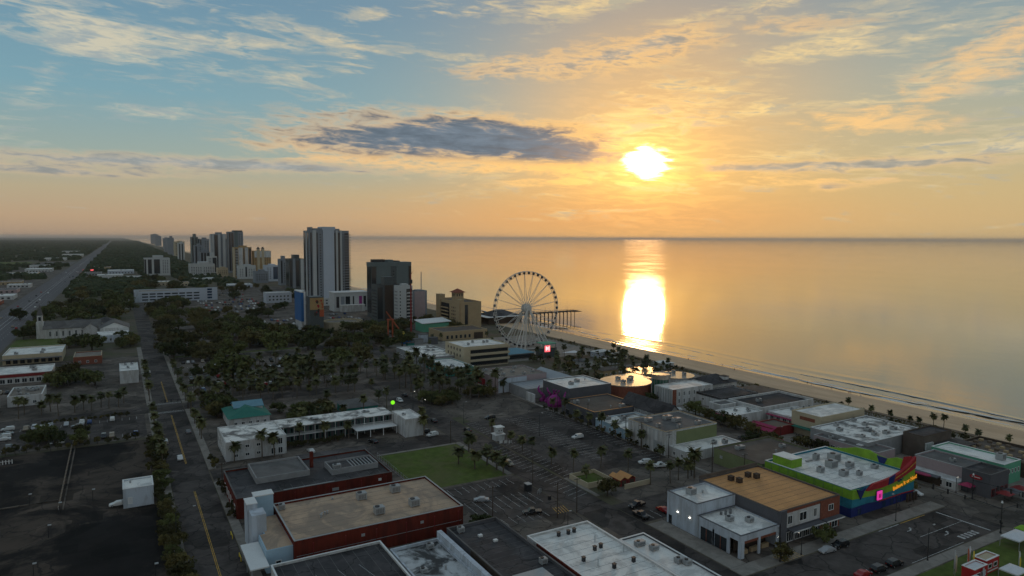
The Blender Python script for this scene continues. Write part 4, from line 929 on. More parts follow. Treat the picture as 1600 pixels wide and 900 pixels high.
slab(r,'crown','cool_white',(208,805.2,88.42,223.5,826,92.4)); slab(r,'crown','tower_grey',(198,806.5,88.01,207.9,826,90.6)); slab(r,'crown','tower_grey',(223.6,806.5,88.01,229,824,90.2)); slab(r,'crown_fin','tower_grey',(196.6,806.2,88.01,197.2,830,92))
for i in range(26): slab(r,'end_balcony','tower_grey',(240.01,806.5,5+i*3.1,242.2,812,5.25+i*3.1),(242.1,806.5,5.26+i*3.1,242.2,812,6.1+i*3.1))
slab(r,'podium','tower_white',(190,799,0,244,804.2,9)); windows(r,(0,0,799,0),'-y',191,243,12,[2,5.4],2.6,2,'white_paint','glass',1)
r=tower('dark_glass_tower','broad dark glass tower with pale top band beside the main condominium',(219,261,660,675),53,'tower_dark',
 cols=((224,239,'pan:tower_teal'),(239.6,244.4,'win1.9'),(245,258,'pan:tower_teal'),(219.3,223.6,'strip')),side=((661,674,'strip'),),crown=False)
slab(r,'top_band','tower_teal',(218.8,659.6,51.2,261.2,675.2,55.2)); slab(r,'roof_plant','roof_dark',(222,663,55.21,234,672,58)); slab(r,'roof_plant','tower_teal',(237,663,55.21,243,672,57.6)); slab(r,'roof_plant','roof_grey',(246,663,55.21,250,672,56.6)); slab(r,'edge_column','wood_dark',(258.6,659.2,0,261,659.7,51))
tower('dark_hotel_tower','shorter dark brown hotel slab standing in front of the dark glass tower',(208.5,232,613,629),36,'tower_dark',cols=((209,214,'strip'),(216,224,'pan:wood_dark'),(224.6,231.6,'win1.5')),side=((614,628,'win1.6'),),cap=7)
tower('pale_balcony_hotel','slim pale hotel with stacked balconies right of the dark tower',(221,235,591,602),36,'tower_white',cols=((221.6,224.4,'win1.3'),(229,234.6,'balc')),side=((592.5,600.5,'win1.5'),),cap=1.5)
r=tower('grey_windowless_block','plain grey hotel block with a thin lattice mast behind it',(247.5,262,621,634),28.5,'tower_grey',cols=((249,260,'pan:pink_wall'),),side=((623,632,'win1.4'),),cap=.6)
r=tower('tan_hotel','tan beachfront hotel with balconies, blank end wall and little roof pavilion',(258,278,536,586),24,'tan_wall',cols=((261.8,264.8,'strip'),(265.2,277.8,'pan:tan_wall')),side=((540,556,'win1.8'),(560,584,'balc:tan_wall')),crown=False,roofm='roof_brown')
slab(r,'stair_core','tan_wall',(257,537,0,261.5,545,26)); slab(r,'stair_core','tan_wall',(256.8,578,0,262,587,28)); slab(r,'pavilion','tan_wall',(258.5,548,24.01,266.5,556,31.5)); MB().hip(258.5,548,266.5,556,31.52,35,1.8).build('pavilion_roof','brick_wall',r); windows(r,(258.5,266.5,548,556),'-y',259,266,3,[28],1.4,2.4,'tan_wall','glass',0); windows(r,(258.5,266.5,548,556),'-x',548.5,555.5,3,[28],1.4,2.4,'tan_wall','glass',0)
r=flat('beach_pavilion','wide beige pavilion with curved cornice in front of the tan hotel',(217,256,483,511),7,'tan_wall','roof_brown',.6,'cream_wall',cat='pavilion'); slab(r,'round_arch','wood_dark',(244,482.8,0,252,482.98,5)); windows(r,(217,256,483,511),'-y',219,242,6,[1],2.2,3,'cream_wall','glass',0)
r=thing('tilted_white_canopy','white slanted canopy hall between grey block and tan hotel','building',(230,545,0)); MB().box(222,535,0,246,552,7).build('wall','mint_wall',r); f=MB(); f.add([(221,534,7.6),(248,534,8.4),(248,553,9.8),(221,553,9.0),(221,534,7.2),(248,534,8.0),(248,553,9.4),(221,553,8.6)],[(0,1,2,3),(7,6,5,4),(0,4,5,1),(1,5,6,2),(2,6,7,3),(3,7,4,0)]); f.build('canopy','white_paint',r)
r=thing('entertainment_hall','low white hall with purple and black banners below the main tower','building',(219,740,0))
MB().box(200.5,731,0,237.4,750,20).build('wall','tower_white',r); slab(r,'roof_edge','white_paint',(200,730.5,20.01,238,750.5,20.8))
for x,w,m_ in ((203,3,'steel_black'),(208,4,'tower_grey'),(213,5,'glass'),(221,1.6,'steel_black'),(228,3.4,'purple'),(233,3,'glass')): slab(r,'banner',m_,(x,730.85,4,x+w,730.97,16))
slab(r,'entrance_block','white_wall',(206,722,0,232,730.4,7)); slab(r,'entrance_roof','roof_white',(205.8,721.8,7.01,232.2,730.4,7.3))
r=flat('white_box_club','pale boxy club building with dark windows left of the blue tower',(154,184,862,880),12.5,'cool_white','roof_white',.6,'white_paint'); windows(r,(154,184,862,880),'-y',156,182,6,[3,7],2.4,2,'white_paint','glass',0)
# blue ride tower + mural building
r=thing('blue_sign_tower','tall bright blue tower slab with white edge','tower',(135,606,0)); MB().box(134.2,592,8,136.4,617,33).build('blue_panel','blue_tower',r); slab(r,'white_edge','white_paint',(136.42,591.8,0,137.8,593.4,33.6)); slab(r,'white_base','white_wall',(134.4,592.4,0,136.3,616,7.99)); slab(r,'cap','white_paint',(134,591.6,33.01,136.41,617.4,33.9))
r=thing('mural_building','dark building with big orange and red abstract mural','building',(143.5,584,0)); MB().box(138.5,580,0,150,592,30).build('wall','tower_dark',r); slab(r,'mural_panel','ochre_wall',(138.6,579.6,19,150.2,579.98,29))
q=random.Random(11)
for i in range(16):
    x,z=q.uniform(142.5,149.3),q.uniform(15,27.5); s=q.uniform(.5,1.2); pts=[(x+s*math.cos(2*math.pi*k/7)*q.uniform(.6,1.3),z+s*1.3*math.sin(2*math.pi*k/7)*q.uniform(.6,1.3)) for k in range(7)]
    b=MB(); y_=579.55-.006*i; b.add([(a,y_,c) for a,c in pts],[tuple(range(7))]); b.build('mural_stroke',['crimson','orange_paint','steel_black','crimson','wood_dark'][i%5],r)
slab(r,'mural_panel','orange_paint',(146.5,579.3,13,150.2,579.4,19))
r=thing('white_drum_hall','round pale amphitheatre wall of vertical panels among the trees','building',(171,598,0))
n_=28
for i in range(n_):
    t0,t1=2*math.pi*i/n_,2*math.pi*(i+.94)/n_; b=MB(); b.prism([(171+18*math.cos(t0),598+15*math.sin(t0)),(171+18*math.cos(t1),598+15*math.sin(t1)),(171+17.4*math.cos(t1),598+14.5*math.sin(t1)),(171+17.4*math.cos(t0),598+14.5*math.sin(t0))],0,6.5); b.build('panel','cream_wall',r)
disc(MB(),171,598,14,0,5.2,24).build('roof','roof_gravel',r)
# far towers
T=tower
T('yellow_resort_tower','ochre resort block with white upper storeys, left one of the two',(199.6,230.5,1434,1470),60,'ochre_wall',cols=((200,205,'balc:white_wall'),(206,214,'pan:white_wall'),(215,217,'strip'),(218,224,'pan:white_wall'),(225,230,'strip')),side=((1436,1468,'pan:cream_wall'),),cap=3)
r=T('yellow_resort_tower','ochre resort block with small domed turrets, right one of the two',(233,264.3,1418,1447),53,'ochre_wall',cols=((233.5,237,'win2'),(240,246,'pan:ochre_wall'),(247,263.5,'win2.2')),side=((1420,1445,'win2.4'),),crown=False)
for x in (238,246.5): slab(r,'turret','cream_wall',(x,1417,0,x+5,1423,57)); b=MB(); b.tube((x+2.5,1420,57.01),(x+2.5,1420,61),3.6,.6,8); b.build('dome','roof_dark',r)
slab(r,'white_band','white_wall',(233,1417.2,40,264.2,1417.9,52.6))
T('white_resort_wing','low white resort wing with dark window grid in front of the ochre blocks',(199,230,1388,1412),25.5,'tower_white',cols=((200,208,'win1.8'),(211,214,'strip'),(216,229,'win2'),),side=((1390,1410,'win2'),),cap=2)
T('twin_grey_tower','tall grey tower with flared top corners, left of the tallest far pair',(190,221,1725,1765),87,'tower_grey',cols=((191,195,'rib:tower_white'),(196,203,'strip'),(204,209,'rib:tower_white'),(210,213,'win1.8'),(214,219.5,'rib:tower_white')),side=((1728,1760,'pan:tower_white'),),fl=4.5,cap=4)
r=T('twin_grey_tower','taller blue-grey tower with dark core, right of the tallest far pair',(216,247.4,1647,1680),92,'tower_grey',cols=((217,221,'strip'),(222,227,'strip'),(229,236,'rib:tower_teal'),(237,246,'win2.2')),side=((1650,1678,'strip'),),fl=4.2,cap=3); slab(r,'crest','tower_dark',(228,1646.5,92.01,246,1660,95)); slab(r,'white_bracket','tower_white',(227,1644,54,243,1646.9,56))
T('sandstone_tower','plain pale sandstone tower alone left of the far cluster',(187,222.5,2885,2930),62,'cream_wall',cols=((190,220,'win4'),),fl=6,cap=3)
T('grey_slender_tower','slender grey tower behind the sandstone tower with stepped roof',(178,200,3100,3140),76,'tower_grey',fl=8,cap=8)
T('teal_glass_tower','teal tinted tower with a small rooftop drum in the far cluster',(192,210,2246,2290),80,'tower_teal',cols=((194,198,'strip'),(203,206,'strip')),fl=5,cap=9)
T('brown_topped_tower','grey tower with brown penthouse just right of the teal tower',(212,240,2237,2280),74,'tower_grey',cols=((214,218,'strip'),(226,238,'win3')),fl=5,cap=4)
T('stepped_grey_hotel','stepped grey hotel below the teal tower',(183,205,1900,1930),42,'tower_grey',cols=((184,188,'strip'),(191,195,'strip'),(198,203,'strip')),fl=4,cap=9)
T('white_terrace_hotel','wide white terrace hotel with rows of small windows in the far cluster',(126,172,1520,1560),25,'tower_white',cols=((127,148,'win2.4'),(150,171,'win2.4')),side=((1524,1556,'win2.4'),),cap=4)
T('grey_striped_block','grey apartment block with dark vertical stripes standing inland',(46.6,93.6,1585,1630),36,'tower_white',cols=((47,50,'strip'),(53,60,'strip'),(64,75,'strip'),(79,91,'win2.2')),side=((1588,1626,'strip'),),cap=5)
T('pale_blue_hotel','pale blue low hotel by the sea right of the ochre blocks',(231,253,1286,1317),29,'cool_white',cols=((232,240,'win2'),(243,252,'blue')),cap=2)
T('grey_twin_slab','slim grey slab with taller stair core, left of the dark twin slab',(233,244,1170,1194),44,'tower_grey',cols=((233.5,236,'strip'),(238,243.5,'win1.8')),cap=5)
T('dark_twin_slab','dark brown slab hotel close to the left of the main tower',(228,250,1080,1107),47,'tower_dark',cols=((229,231.5,'strip'),(233,237,'rib:tower_grey'),(238,243,'strip'),(245,249.6,'pan:tower_white')),side=((1083,1104,'strip'),),cap=6)
T('teal_low_slab','low teal-grey hotel slab between the two slim slabs',(236,246,1122,1142),38,'tower_teal',cols=((237,245,'win2'),),cap=1)
T('cluster_hotel','white stepped hotel filling the gap left of the ochre blocks',(168,186,1600,1630),38,'tower_white',cols=((169,175,'win2'),(177,185,'strip')),cap=8)
T('cluster_hotel','grey mid-rise hotel between the teal tower and the twin towers',(176,196,1980,2010),58,'tower_grey',cols=((178,182,'strip'),(186,194,'win3')),fl=5,cap=4)
T('cluster_hotel','pale slim hotel left of the teal tower',(170,188,2450,2490),60,'tower_white',cols=((172,176,'strip'),(180,184,'strip')),fl=6,cap=5)
T('cluster_hotel','brown mid-rise hotel right of the teal tower, behind',(222,246,1850,1880),70,'tower_dark',cols=((224,228,'strip'),(234,244,'rib:tower_grey')),fl=5,cap=5)
T('cluster_hotel','low cream hotel at the foot of the twin towers',(172,192,1480,1500),18,'cream_wall',cols=((173,191,'win2'),),cap=2)
T('cluster_hotel','grey hotel low beside the pale blue hotel',(206,228,1250,1275),20,'tower_grey',cols=((207,227,'win2.2'),),cap=3)
for k,(x0,x1,y,h_) in enumerate(((418,500,9500,110),(355,400,6800,85),(330,360,5200,70),(300,330,4300,62),(268,296,3900,70))):
    T('hazy_tower','faint hazy high-rise far along the coast near the horizon',(x0-60,x1-60,y,y+60),h_,'tower_grey',cap=6,group='hazy far towers')
# ---------------------------------------------------------------- observation wheel
WX,WY,WZ,WR=257,424,29.0,26.8
r=thing('observation_wheel','giant white observation wheel with dark enclosed gondolas near the beach','ferris wheel',(WX,WY,0))
def pt(t,ra,dy=0): return (WX+ra*math.cos(t),WY+dy,WZ+ra*math.sin(t))
for dy in (-1.1,1.1):
    b=MB()
    for i in range(84):
        a,c=2*math.pi*i/84,2*math.pi*(i+1)/84; b.tube(pt(a,WR,dy),pt(c,WR,dy),.21,.21,5,False)
    b.build('rim','wheel_white',r,smooth=True)
b=MB()
for i in range(84):
    a,c=2*math.pi*i/84,2*math.pi*(i+1)/84; b.tube(pt(a,WR-2.0),pt(c,WR-2.0),.16,.16,4,False); b.tube(pt(a,WR-2.0),pt(a,WR,1.1),.09,.09,3,False); b.tube(pt(a,WR-2.0),pt(a,WR,-1.1),.09,.09,3,False); b.tube(pt(a,WR,-1.1),pt(a,WR,1.1),.09,.09,3,False)
b.build('rim_truss','wheel_white',r)
for i in range(21):
    a=2*math.pi*(i+.5)/21
    for dy in (-1.6,1.6):
        b=MB(); b.tube(pt(a,1.6,dy),pt(a,WR-2.0,dy*.15),.20,.13,4,False); b.build('spoke','wheel_white',r)
b=MB(); b.tube((WX,WY-3.2,WZ),(WX,WY+3.2,WZ),1.5,1.5,14); b.tube((WX,WY-2.2,WZ),(WX,WY-1.2,WZ),3.2,3.2,20); b.tube((WX,WY+1.2,WZ),(WX,WY+2.2,WZ),3.2,3.2,20); b.build('hub','wheel_white',r)
gb=MB()
prof=[(-.9,.0),(-1.15,.7),(-1.1,1.5),(-.6,2.1)]
k=10; vs=[]; 
for ra,z in ((.75,-2.45),(1.1,-2.0),(1.15,-1.2),(.95,-.55),(.4,-.3)): vs+= [(ra*math.cos(2*math.pi*j/k),ra*.95*math.sin(2*math.pi*j/k),z) for j in range(k)]
gb.add(vs,[(l*k+j,l*k+(j+1)%k,(l+1)*k+(j+1)%k,(l+1)*k+j) for l in range(4) for j in range(k)]+[tuple(range(k-1,-1,-1)),tuple(range(4*k,5*k))])
gm=gb.mesh('gondola','gondola',smooth=True); hb=MB(); hb.tube((-.8,0,-.4),(0,0,.5),.08,.08,4); hb.tube((.8,0,-.4),(0,0,.5),.08,.08,4); hb.box(-.95,-.1,-.5,.95,.1,-.3); hb.tube((-.06,0,.44),(.06,0,.44),.12,.12,6); hm=hb.mesh('hanger','wheel_white')
for i in range(42):
    p=pt(2*math.pi*i/42,WR-.2); o=link('gondola',gm,r,(p[0]-WX,p[1]-WY,p[2]-0+.4),0,.86); link('hanger',hm,o)
for s in (-1,1):
    for i,x in enumerate((-15,-11,-7.5,7.5,11,15)):
        b=MB(); b.tube((WX+(x*.06),WY+s*2.6,WZ),(WX+x,WY+s*10.5,.2),.32,.38,6); b.build('support_leg','wheel_white',r)
    b=MB(); b.tube((WX-15,WY+s*10.5,.9),(WX+15,WY+s*10.5,.9),.3,.3,6); b.build('base_beam','wheel_white',r)
slab(r,'platform','concrete',(WX-18,WY-13,0,WX+18,WY+13,.9))
r=thing('wheel_ticket_hall','low blue-grey roofed ticket hall at the foot of the wheel','building',(230,396,0))
MB().box(219,386,0,240,403,3.6).build('wall','grey_wall',r); MB().hip(219,386,240,403,3.61,6.2,.9).build('roof','blue_roof',r); slab(r,'shop_front','glass',(220,385.9,.3,239,385.99,2.8))
r=thing('led_screen_stage','stage building with glowing red and white screen near the wheel','stage',(248,380,0))
slab(r,'stage_wall','tower_dark',(243,381,0,255,388,6.5)); slab(r,'stage_roof','mint_wall',(244,380,9.2,254,389,9.7)); slab(r,'screen','red_glow',(245.4,380.7,4.0,249.6,380.95,8.2)); slab(r,'screen_figure','white_glow',(246.2,380.6,5,246.8,380.69,7.6),(247.4,380.6,5.4,248,380.69,7.2),(248.5,380.6,4.8,248.9,380.69,7.8)); slab(r,'stage_post','steel_grey',(244.2,380.2,0,244.5,380.5,9.19),(253.5,380.2,0,253.8,380.5,9.19))
r=thing('shade_sail','small white shade sail on posts beyond the screen','canopy',(264,378,0)); f=MB(); f.add([(258,376,3.2),(270,374,2.6),(269,380,3.4),(259,380,2.8)],[(0,1,2,3)]); f.build('sail','canvas_white',r)
for x,y in ((258,376),(270,374),(269,380),(259,380)): slab(r,'post','steel_grey',(x-.06,y-.06,0,x+.06,y+.06,3.2))
# thrill rides
r=thing('orange_swing_ride','orange thrill ride with upright frame and leaning arm','ride',(178.5,496,0))
slab(r,'upright','orange_paint',(176.8,495.4,0,177.5,496.6,17)); slab(r,'upright','orange_paint',(180.4,495.4,0,181.1,496.6,17)); slab(r,'crossbar','orange_paint',(176.4,495.2,17.01,181.6,496.8,18)); b=MB(); b.tube((175,493.8,24),(188.5,493.8,5.2),.4,.55,6); b.build('swing_arm','orange_paint',r); b=MB(); b.tube((187.8,493.8,7.4),(189.4,493.8,4),1.3,1.3,8); b.build('gondola','yellow_plastic',r); b=MB(); b.tube((184,493,4),(192,493,.3),.3,.3,5); b.build('brace','orange_paint',r); slab(r,'base','dark_wall',(174,491,0,192,500,.6))
r=thing('slingshot_mast','very tall dark red mast of a catapult ride in front of the pale hotel','mast',(193.5,490,0))
b=MB(); b.tube((193.5,490,0),(193.5,490,52),.75,.45,6); b.build('mast','dark_red',r); b=MB(); b.box(192.6,489.4,45,194.6,491,48); b.build('pulley_box','steel_black',r); b=MB(); b.tube((193.5,490,52),(195.5,489,55),.25,.1,5); b.build('tip','orange_paint',r); slab(r,'base','steel_grey',(191.5,488,0,195.5,492,1.2))
r=thing('lattice_mast','thin pale lattice mast rising behind the grey hotel block','mast',(302,733,0))
for a,c in ((-.8,-.8),(.8,-.8),(0,.8)):
    b=MB(); b.tube((302+a,733+c,0),(302+a*.5,733+c*.5,41),.22,.18,4); b.build('chord','galv',r)
b=MB()
for i in range(16):
    z=i*2.55; s0=1-.5*z/41; b.tube((302-.8*s0,733-.8*s0,z),(302+.8*s0,733-.8*s0,z+2.4),.12,.12,4); b.tube((302+.8*s0,733-.8*s0,z),(302,733+.8*s0,z+2.4),.12,.12,4)
b.build('bracing','galv',r)
r=thing('thrill_park_rides','cluster of low blue and grey ride platforms and fences beside the mast','ride',(188,478,0))
for k,(x,y,w,h_,m_) in enumerate(((184,482,6,3,'blue_tower'),(190,474,7,4,'grey_wall'),(198,482,6,6,'bluewhite_wall'),(183,470,5,2.4,'teal_wall'),(201,470,6,5,'dark_wall'))): slab(r,'ride_deck',m_,(x,y,0,x+w,y+w*.8,h_)); slab(r,'deck_roof','roof_grey',(x-.3,y-.3,h_+.01,x+w+.3,y+w*.8+.3,h_+.3))
# ---------------------------------------------------------------- piers
def pier(name,label,x0,x1,yc,w,z,house=True,step=6,zb=-4):
    r=thing(name,label,'pier',((x0+x1)/2,yc,0))
    slab(r,'deck','wood_dark',(x0,yc-w/2,z-.5,x1,yc+w/2,z)); slab(r,'rail','wood_dark',(x0,yc-w/2,z+.9,x1,yc-w/2+.15,z+1.1)); slab(r,'rail','wood_dark',(x0,yc+w/2-.15,z+.9,x1,yc+w/2,z+1.1))
    me=MB(); me.tube((0,0,zb),(0,0,z-.5),.35,.3,6); me=me.mesh('pile','wood_dark'); L=r.location
    bm_=MB(); bm_.box(-.2,-w/2,z-1.0,.2,w/2,z-.51); bm_=bm_.mesh('pile_beam','wood_dark')
    pm_=MB(); pm_.box(-.08,-.08,z,.08,.08,z+1.1); pm_=pm_.mesh('rail_post','wood_dark')
    x=x0+1
    while x<x1:
        for s in (-1,1): link('pile',me,r,(x-L.x,s*(w/2-.5),0)); link('rail_post',pm_,r,(x-L.x,s*(w/2-.08),0))
        link('pile_beam',bm_,r,(x-L.x,0,0)); x+=step
    return r
r=pier('fishing_pier','wooden fishing pier on tall piles reaching into the sea behind the wheel',330,398,560,7,7.5,step=4.5)
for i in range(4): slab(r,'lamp_post','steel_black',(350+i*13,563,7.5,350.15+i*13,563.15,12)); 
slab(r,'pier_end','wood_dark',(390,553.5,6.9,400,566.5,7.45))
r=thing('pier_house','dark roofed pier pavilion with long white eave at the shore end','pavilion',(315,570,0)); MB().box(296,556,0,332,584,6.5).build('wall','wood_dark',r); MB().hip(300,558,330,582,6.9,12,1.5).build('roof','roof_dark',r); slab(r,'eave','white_paint',(292,552,6.51,334,585,6.88))
pier('far_pier','far pier crossing the water between the two tallest towers',330,450,1490,12,12,step=14)
# ---------------------------------------------------------------- vegetation
def clump_crown(seed,rx,rz,zc,nl,per,leaf,flat=.9):
    q=random.Random(seed); b=MB()
    lobes=[]
    for i in range(nl):
        t=q.uniform(0,2*math.pi); u_=q.uniform(-.75,1); rr_=q.uniform(.4,1.0)
        c=math.sqrt(max(0,1-u_*u_)); lobes.append((rx*rr_*c*math.cos(t),rx*rr_*c*math.sin(t),zc+rz*rr_*u_,q.uniform(.18,.44)*rx))
    for lx,ly,lz,lr in lobes:
        for j in range(per):
            d=Vector((q.gauss(0,1),q.gauss(0,1),q.gauss(0,1))).normalized(); s=lr*(q.random()**.35)
            p=Vector((lx,ly,lz))+Vector((d.x*s,d.y*s,d.z*s*flat*.75))
            nrm=(d+Vector((q.uniform(-.7,.7),q.uniform(-.7,.7),q.uniform(-.1,.9)))).normalized()
            u=nrm.orthogonal().normalized(); w=nrm.cross(u); l=leaf*q.uniform(.6,1.4); a=q.uniform(0,6.28); u2=u*math.cos(a)+w*math.sin(a); w2=nrm.cross(u2)
            b.add([tuple(p-u2*l),tuple(p+w2*l*.55+nrm*l*.15),tuple(p+u2*l),tuple(p-w2*l*.55+nrm*l*.12)],[(0,1,2,3)])
    return b
def trunk(seed,h,r0,limbs,spread,top):
    q=random.Random(seed); b=MB(); b.tube((0,0,-.2),(q.uniform(-.2,.2),q.uniform(-.2,.2),h),r0,r0*.75,7,False)
    for i in range(limbs):
        t=2*math.pi*i/limbs+q.uniform(-.4,.4); b.tube((0,0,h*.85),(spread*math.cos(t)*q.uniform(.7,1),spread*math.sin(t)*q.uniform(.7,1),top*q.uniform(.75,1.05)),r0*.5,r0*.12,5,False)
    return b
OAK=[]
for s in range(5):
    lm=['leaf_oak','leaf_olive'][s%2]
    OAK.append((trunk(s,2.6,.42,6,3.6,6.2).mesh('trunk','bark'),clump_crown(40+s,5.6,3.3,4.5,30,44,.56).mesh('crown',lm)))
SHR=[]
for s in range(4): SHR.append((trunk(20+s,.9,.09,4,.7,1.6).mesh('stem','bark'),clump_crown(60+s,1.25,1.0,1.35,12,38,.24).mesh('foliage',['leaf_hedge','leaf_olive'][s%2])))
def palm_crown(seed,nf,L,h,dead=8):
    q=random.Random(seed); b=MB()
    for i in range(nf+dead):
        t=q.uniform(0,6.283); e=q.uniform(-.75,1.4) if i<nf else q.uniform(-1.3,-.8); l=L*q.uniform(.8,1.1)*(1 if i<nf else .6)
        d=Vector((math.cos(t),math.sin(t),0)); side=Vector((-math.sin(t),math.cos(t),0)); p=Vector((0,0,h)); ang=e; seg=5; row=[]
        for k in range(seg+1):
            f=k/seg; wv=.50*L/2.2*math.sin(math.pi*min(1,.12+f*.9))**.8
            row.append((p+side*wv-Vector((0,0,wv*.35)),p.copy(),p-side*wv-Vector((0,0,wv*.35)))); 
            p=p+(d*math.cos(ang)+Vector((0,0,1))*math.sin(ang))*(l/seg); ang-=.26
        vs=[tuple(v_) for rw in row for v_ in rw]
        fs=[]
        for k in range(seg): fs+=[(3*k,3*k+1,3*k+4,3*k+3),(3*k+1,3*k+2,3*k+5,3*k+4)]
        b.add(vs,fs)
    return b
def palm_trunk(seed,h):
    q=random.Random(seed); b=MB(); x=y=0; n=5; pr=(0,0,-.2)
    for k in range(n):
        nx,ny=x+q.uniform(-.08,.08),y+q.uniform(-.08,.08); p=(nx,ny,h*(k+1)/n) if k<n-1 else (0,0,h)
        b.tube(pr,p,.21-.008*k+(.06 if k==0 else 0),.20-.008*k,7,False); pr=p; x,y=nx,ny
    return b
PALM=[]
for s,hh_ in enumerate((5.2,6.4,7.4,8.4)): PALM.append((palm_trunk(s,hh_).mesh('trunk','palm_bark'),palm_crown(80+s,48,2.75,hh_-.2).mesh('crown','leaf_palm')))
veg=random.Random(17)
def plant(kind,name,label,x,y,s=1.0,group=None,cat='tree',z=0,which=None,sz=None):
    i=which if which is not None else veg.randrange(len(kind)); tm,cm=kind[i]
    r=thing(name,label,cat,(x,y,z),veg.uniform(0,6.28),group); r.rotation_euler.x=veg.uniform(-.05,.05); r.rotation_euler.y=veg.uniform(-.05,.05); k=s*veg.uniform(.9,1.1); r.scale=(k,k,k*(sz or veg.uniform(.9,1.1)))
    link(tm.name.split('.')[0],tm,r); link(cm.name.split('.')[0],cm,r); return r
def oak(x,y,s,label,group): return plant(OAK,'oak_tree',label,x,y,s,group)
def palm(x,y,label,group,s=1.0): return plant(PALM,'palm_tree',label,x,y,s,group)
def bush(x,y,s,label,group,z=0): return plant(SHR,'shrub',label,x,y,s,group,'shrub',z)
# single trees that can be picked out
oak(53,402,2.25,'huge rounded dark live oak rising above the palm car park','live oaks') 
oak(87,401,1.7,'broad dark oak just right of the huge rounded oak',None); oak(118,417,1.35,'oak left of a matching round oak beside the ride park road',None); oak(132.6,421,1.4,'round dense oak beside the ride park road',None)
oak(-18,560,1.5,'dark rounded oak in front of the church hall',None); oak(-83,798,1.4,'lone rounded oak at the edge of the wide highway',None); oak(31,640,1.5,'big round oak beside the street opposite the church',None)
# masses of oaks
def zone(n,x0,x1,y0,y1,smin,smax,label,group,mind=5.0,excl=()):
    pts=[]; t_=0
    while len(pts)<n and t_<n*30:
        t_+=1; x,y=veg.uniform(x0,x1),veg.uniform(y0,y1)
        if any((x-a)**2+(y-b_)**2<mind*mind for a,b_ in pts): continue
        if any(a<=x<=b_ and c<=y<=d for a,b_,c,d in excl): continue
        pts.append((x,y)); oak(x,y,veg.uniform(smin,smax),label,group)
zone(32,28,114,478,590,1.0,1.7,'dark live oak in the dense grove right of the street','grove oaks',6.5,excl=((30,112,500,506),))
zone(18,27,122,590,668,.9,1.4,'dark live oak behind the grove beside the blue tower','back grove oaks',6.5)
zone(28,112,194,470,580,.9,1.5,'dark oak around the drum hall and ride park','ride park oaks',6.5,excl=((150,166,490,600),(170,193,485,502)))
zone(14,196,256,515,610,.8,1.3,'dark oak below the dark hotel tower','hotel oaks',7,excl=((219,250,530,556),(205,236,588,632)))
zone(32,-60,12,716,935,1.1,1.8,'live oak in the wood behind the church','church wood oaks',10)
zone(10,-66,-57,640,720,.8,1.2,'oak lining the highway beside the church','church edge oaks',7)
zone(7,0,10,560,600,.8,1.2,'oak beside the street in front of the church wing','street oaks',6); zone(6,-34,-12,425,446,.9,1.3,'dark oak in the yard left of the white box building','yard oaks',6); zone(4,-33,-20,575,594,.8,1.2,'oak on the church forecourt','forecourt oaks',6)
zone(20,28,70,672,935,1.0,1.6,'oak on the right side of the street before the garage','garage oaks',9); zone(14,60,130,690,760,.8,1.2,'oak between the rows of the big car park','car park oaks',9)
zone(20,125,205,760,1150,.9,1.4,'oak among the hotel car parks','hotel car park oaks',12,excl=((150,188,850,885),))
zone(26,-50,115,1000,1420,1.1,1.7,'oak in the neighbourhood behind the garage','inland oaks',14); zone(8,-180,-112,620,1000,.8,1.2,'oak beside the shops left of the highway','highway oaks',12)
zone(7,36,42,318,346,.7,1.0,'dark tree hugging the teal roofed house','house trees',3.5,excl=((38,54,300,322),)); zone(10,58,82,300,322,.5,.8,'bushy tree between the motel and the lodge','motel trees',3.5)
zone(6,-30,-15,308,322,.55,.8,'tree at the near edge of the small car park left of the street','lot trees',3.5)
zone(11,127,164,293,308,.62,.9,'bushy tree in the dark clump above the big car park','clump trees',3.2)
# round trees by the lawn
for x,y,l in ((102.3,214.7,'round tree on the lawn edge, farthest left of the row'),(111.5,225,'round tree at the far right corner of the lawn'),(105,207.4,'low round tree in the middle of the lawn edge'),(110.6,208.6,'pair tree, left, on the lawn side of the avenue'),(111,202.4,'pair tree, right, on the lawn side of the avenue'),(110.8,197.4,'round tree at the near corner of the lawn')): plant(PALM,'palm_tree',l.replace('tree','palm'),x,y,1.3,None,which=0,sz=.8)
oak(82.9,160.5,.55,'round bush-like tree at the red wall corner by the car park',None); oak(129.6,164.6,.62,'bushy tree beside the fenced island at the avenue',None)
# street-side trees
for i,y in enumerate((150,156,163,170,177,184,191,198,205,212,219,226,240,248,256,266,276,288,298)):
    oak(veg.uniform(8.9,11.2),y+veg.uniform(-1.5,1.5),veg.uniform(.36,.6),'%s nearest small tree in the hedge row along the dark lot'%ORD[i],'hedge row trees')
for i in range(46): bush(veg.uniform(7.6,10.4),146+i*3.4+veg.uniform(-1,1),veg.uniform(.8,1.5),'olive shrub in the hedge row along the dark lot','hedge row shrubs')
for i,y in enumerate((262,273,284,300,318,330,372,384,398,410,425,440)): palm(11.2,y+veg.uniform(-2,2),'%s nearest cabbage palm on the left pavement of the street'%ORD[i],'left street palms',1.0)
for y in (205,211,222,230,252,257,290,296,316,330,338,366,378,392,405,420,436,452): (palm if y>285 else bush)(26.3,y+veg.uniform(-2,2),*((('cabbage palm on the right pavement of the street','right street palms')) if y>285 else (1.4,'small shrub on the right pavement of the street','right street shrubs')))
for i in range(24): bush(-70+i*3.2,303.6+veg.uniform(-.8,.8),veg.uniform(.9,1.5),'dark shrub in the hedge along the far end of the dark lot','lot end shrubs')
for x,y in ((-25.3,360.8),(-19.3,354.4+10),(-12.7,364),(-5.9,365),(0.3,373.7),(-32,366),(-38.7,369.9),(-40,362.9),(-9,369),(-16,368),(-29,372),(-2,366)): palm(x,y,'cabbage palm in the row along the cross street, left of the main street','cross street palms',1.0)
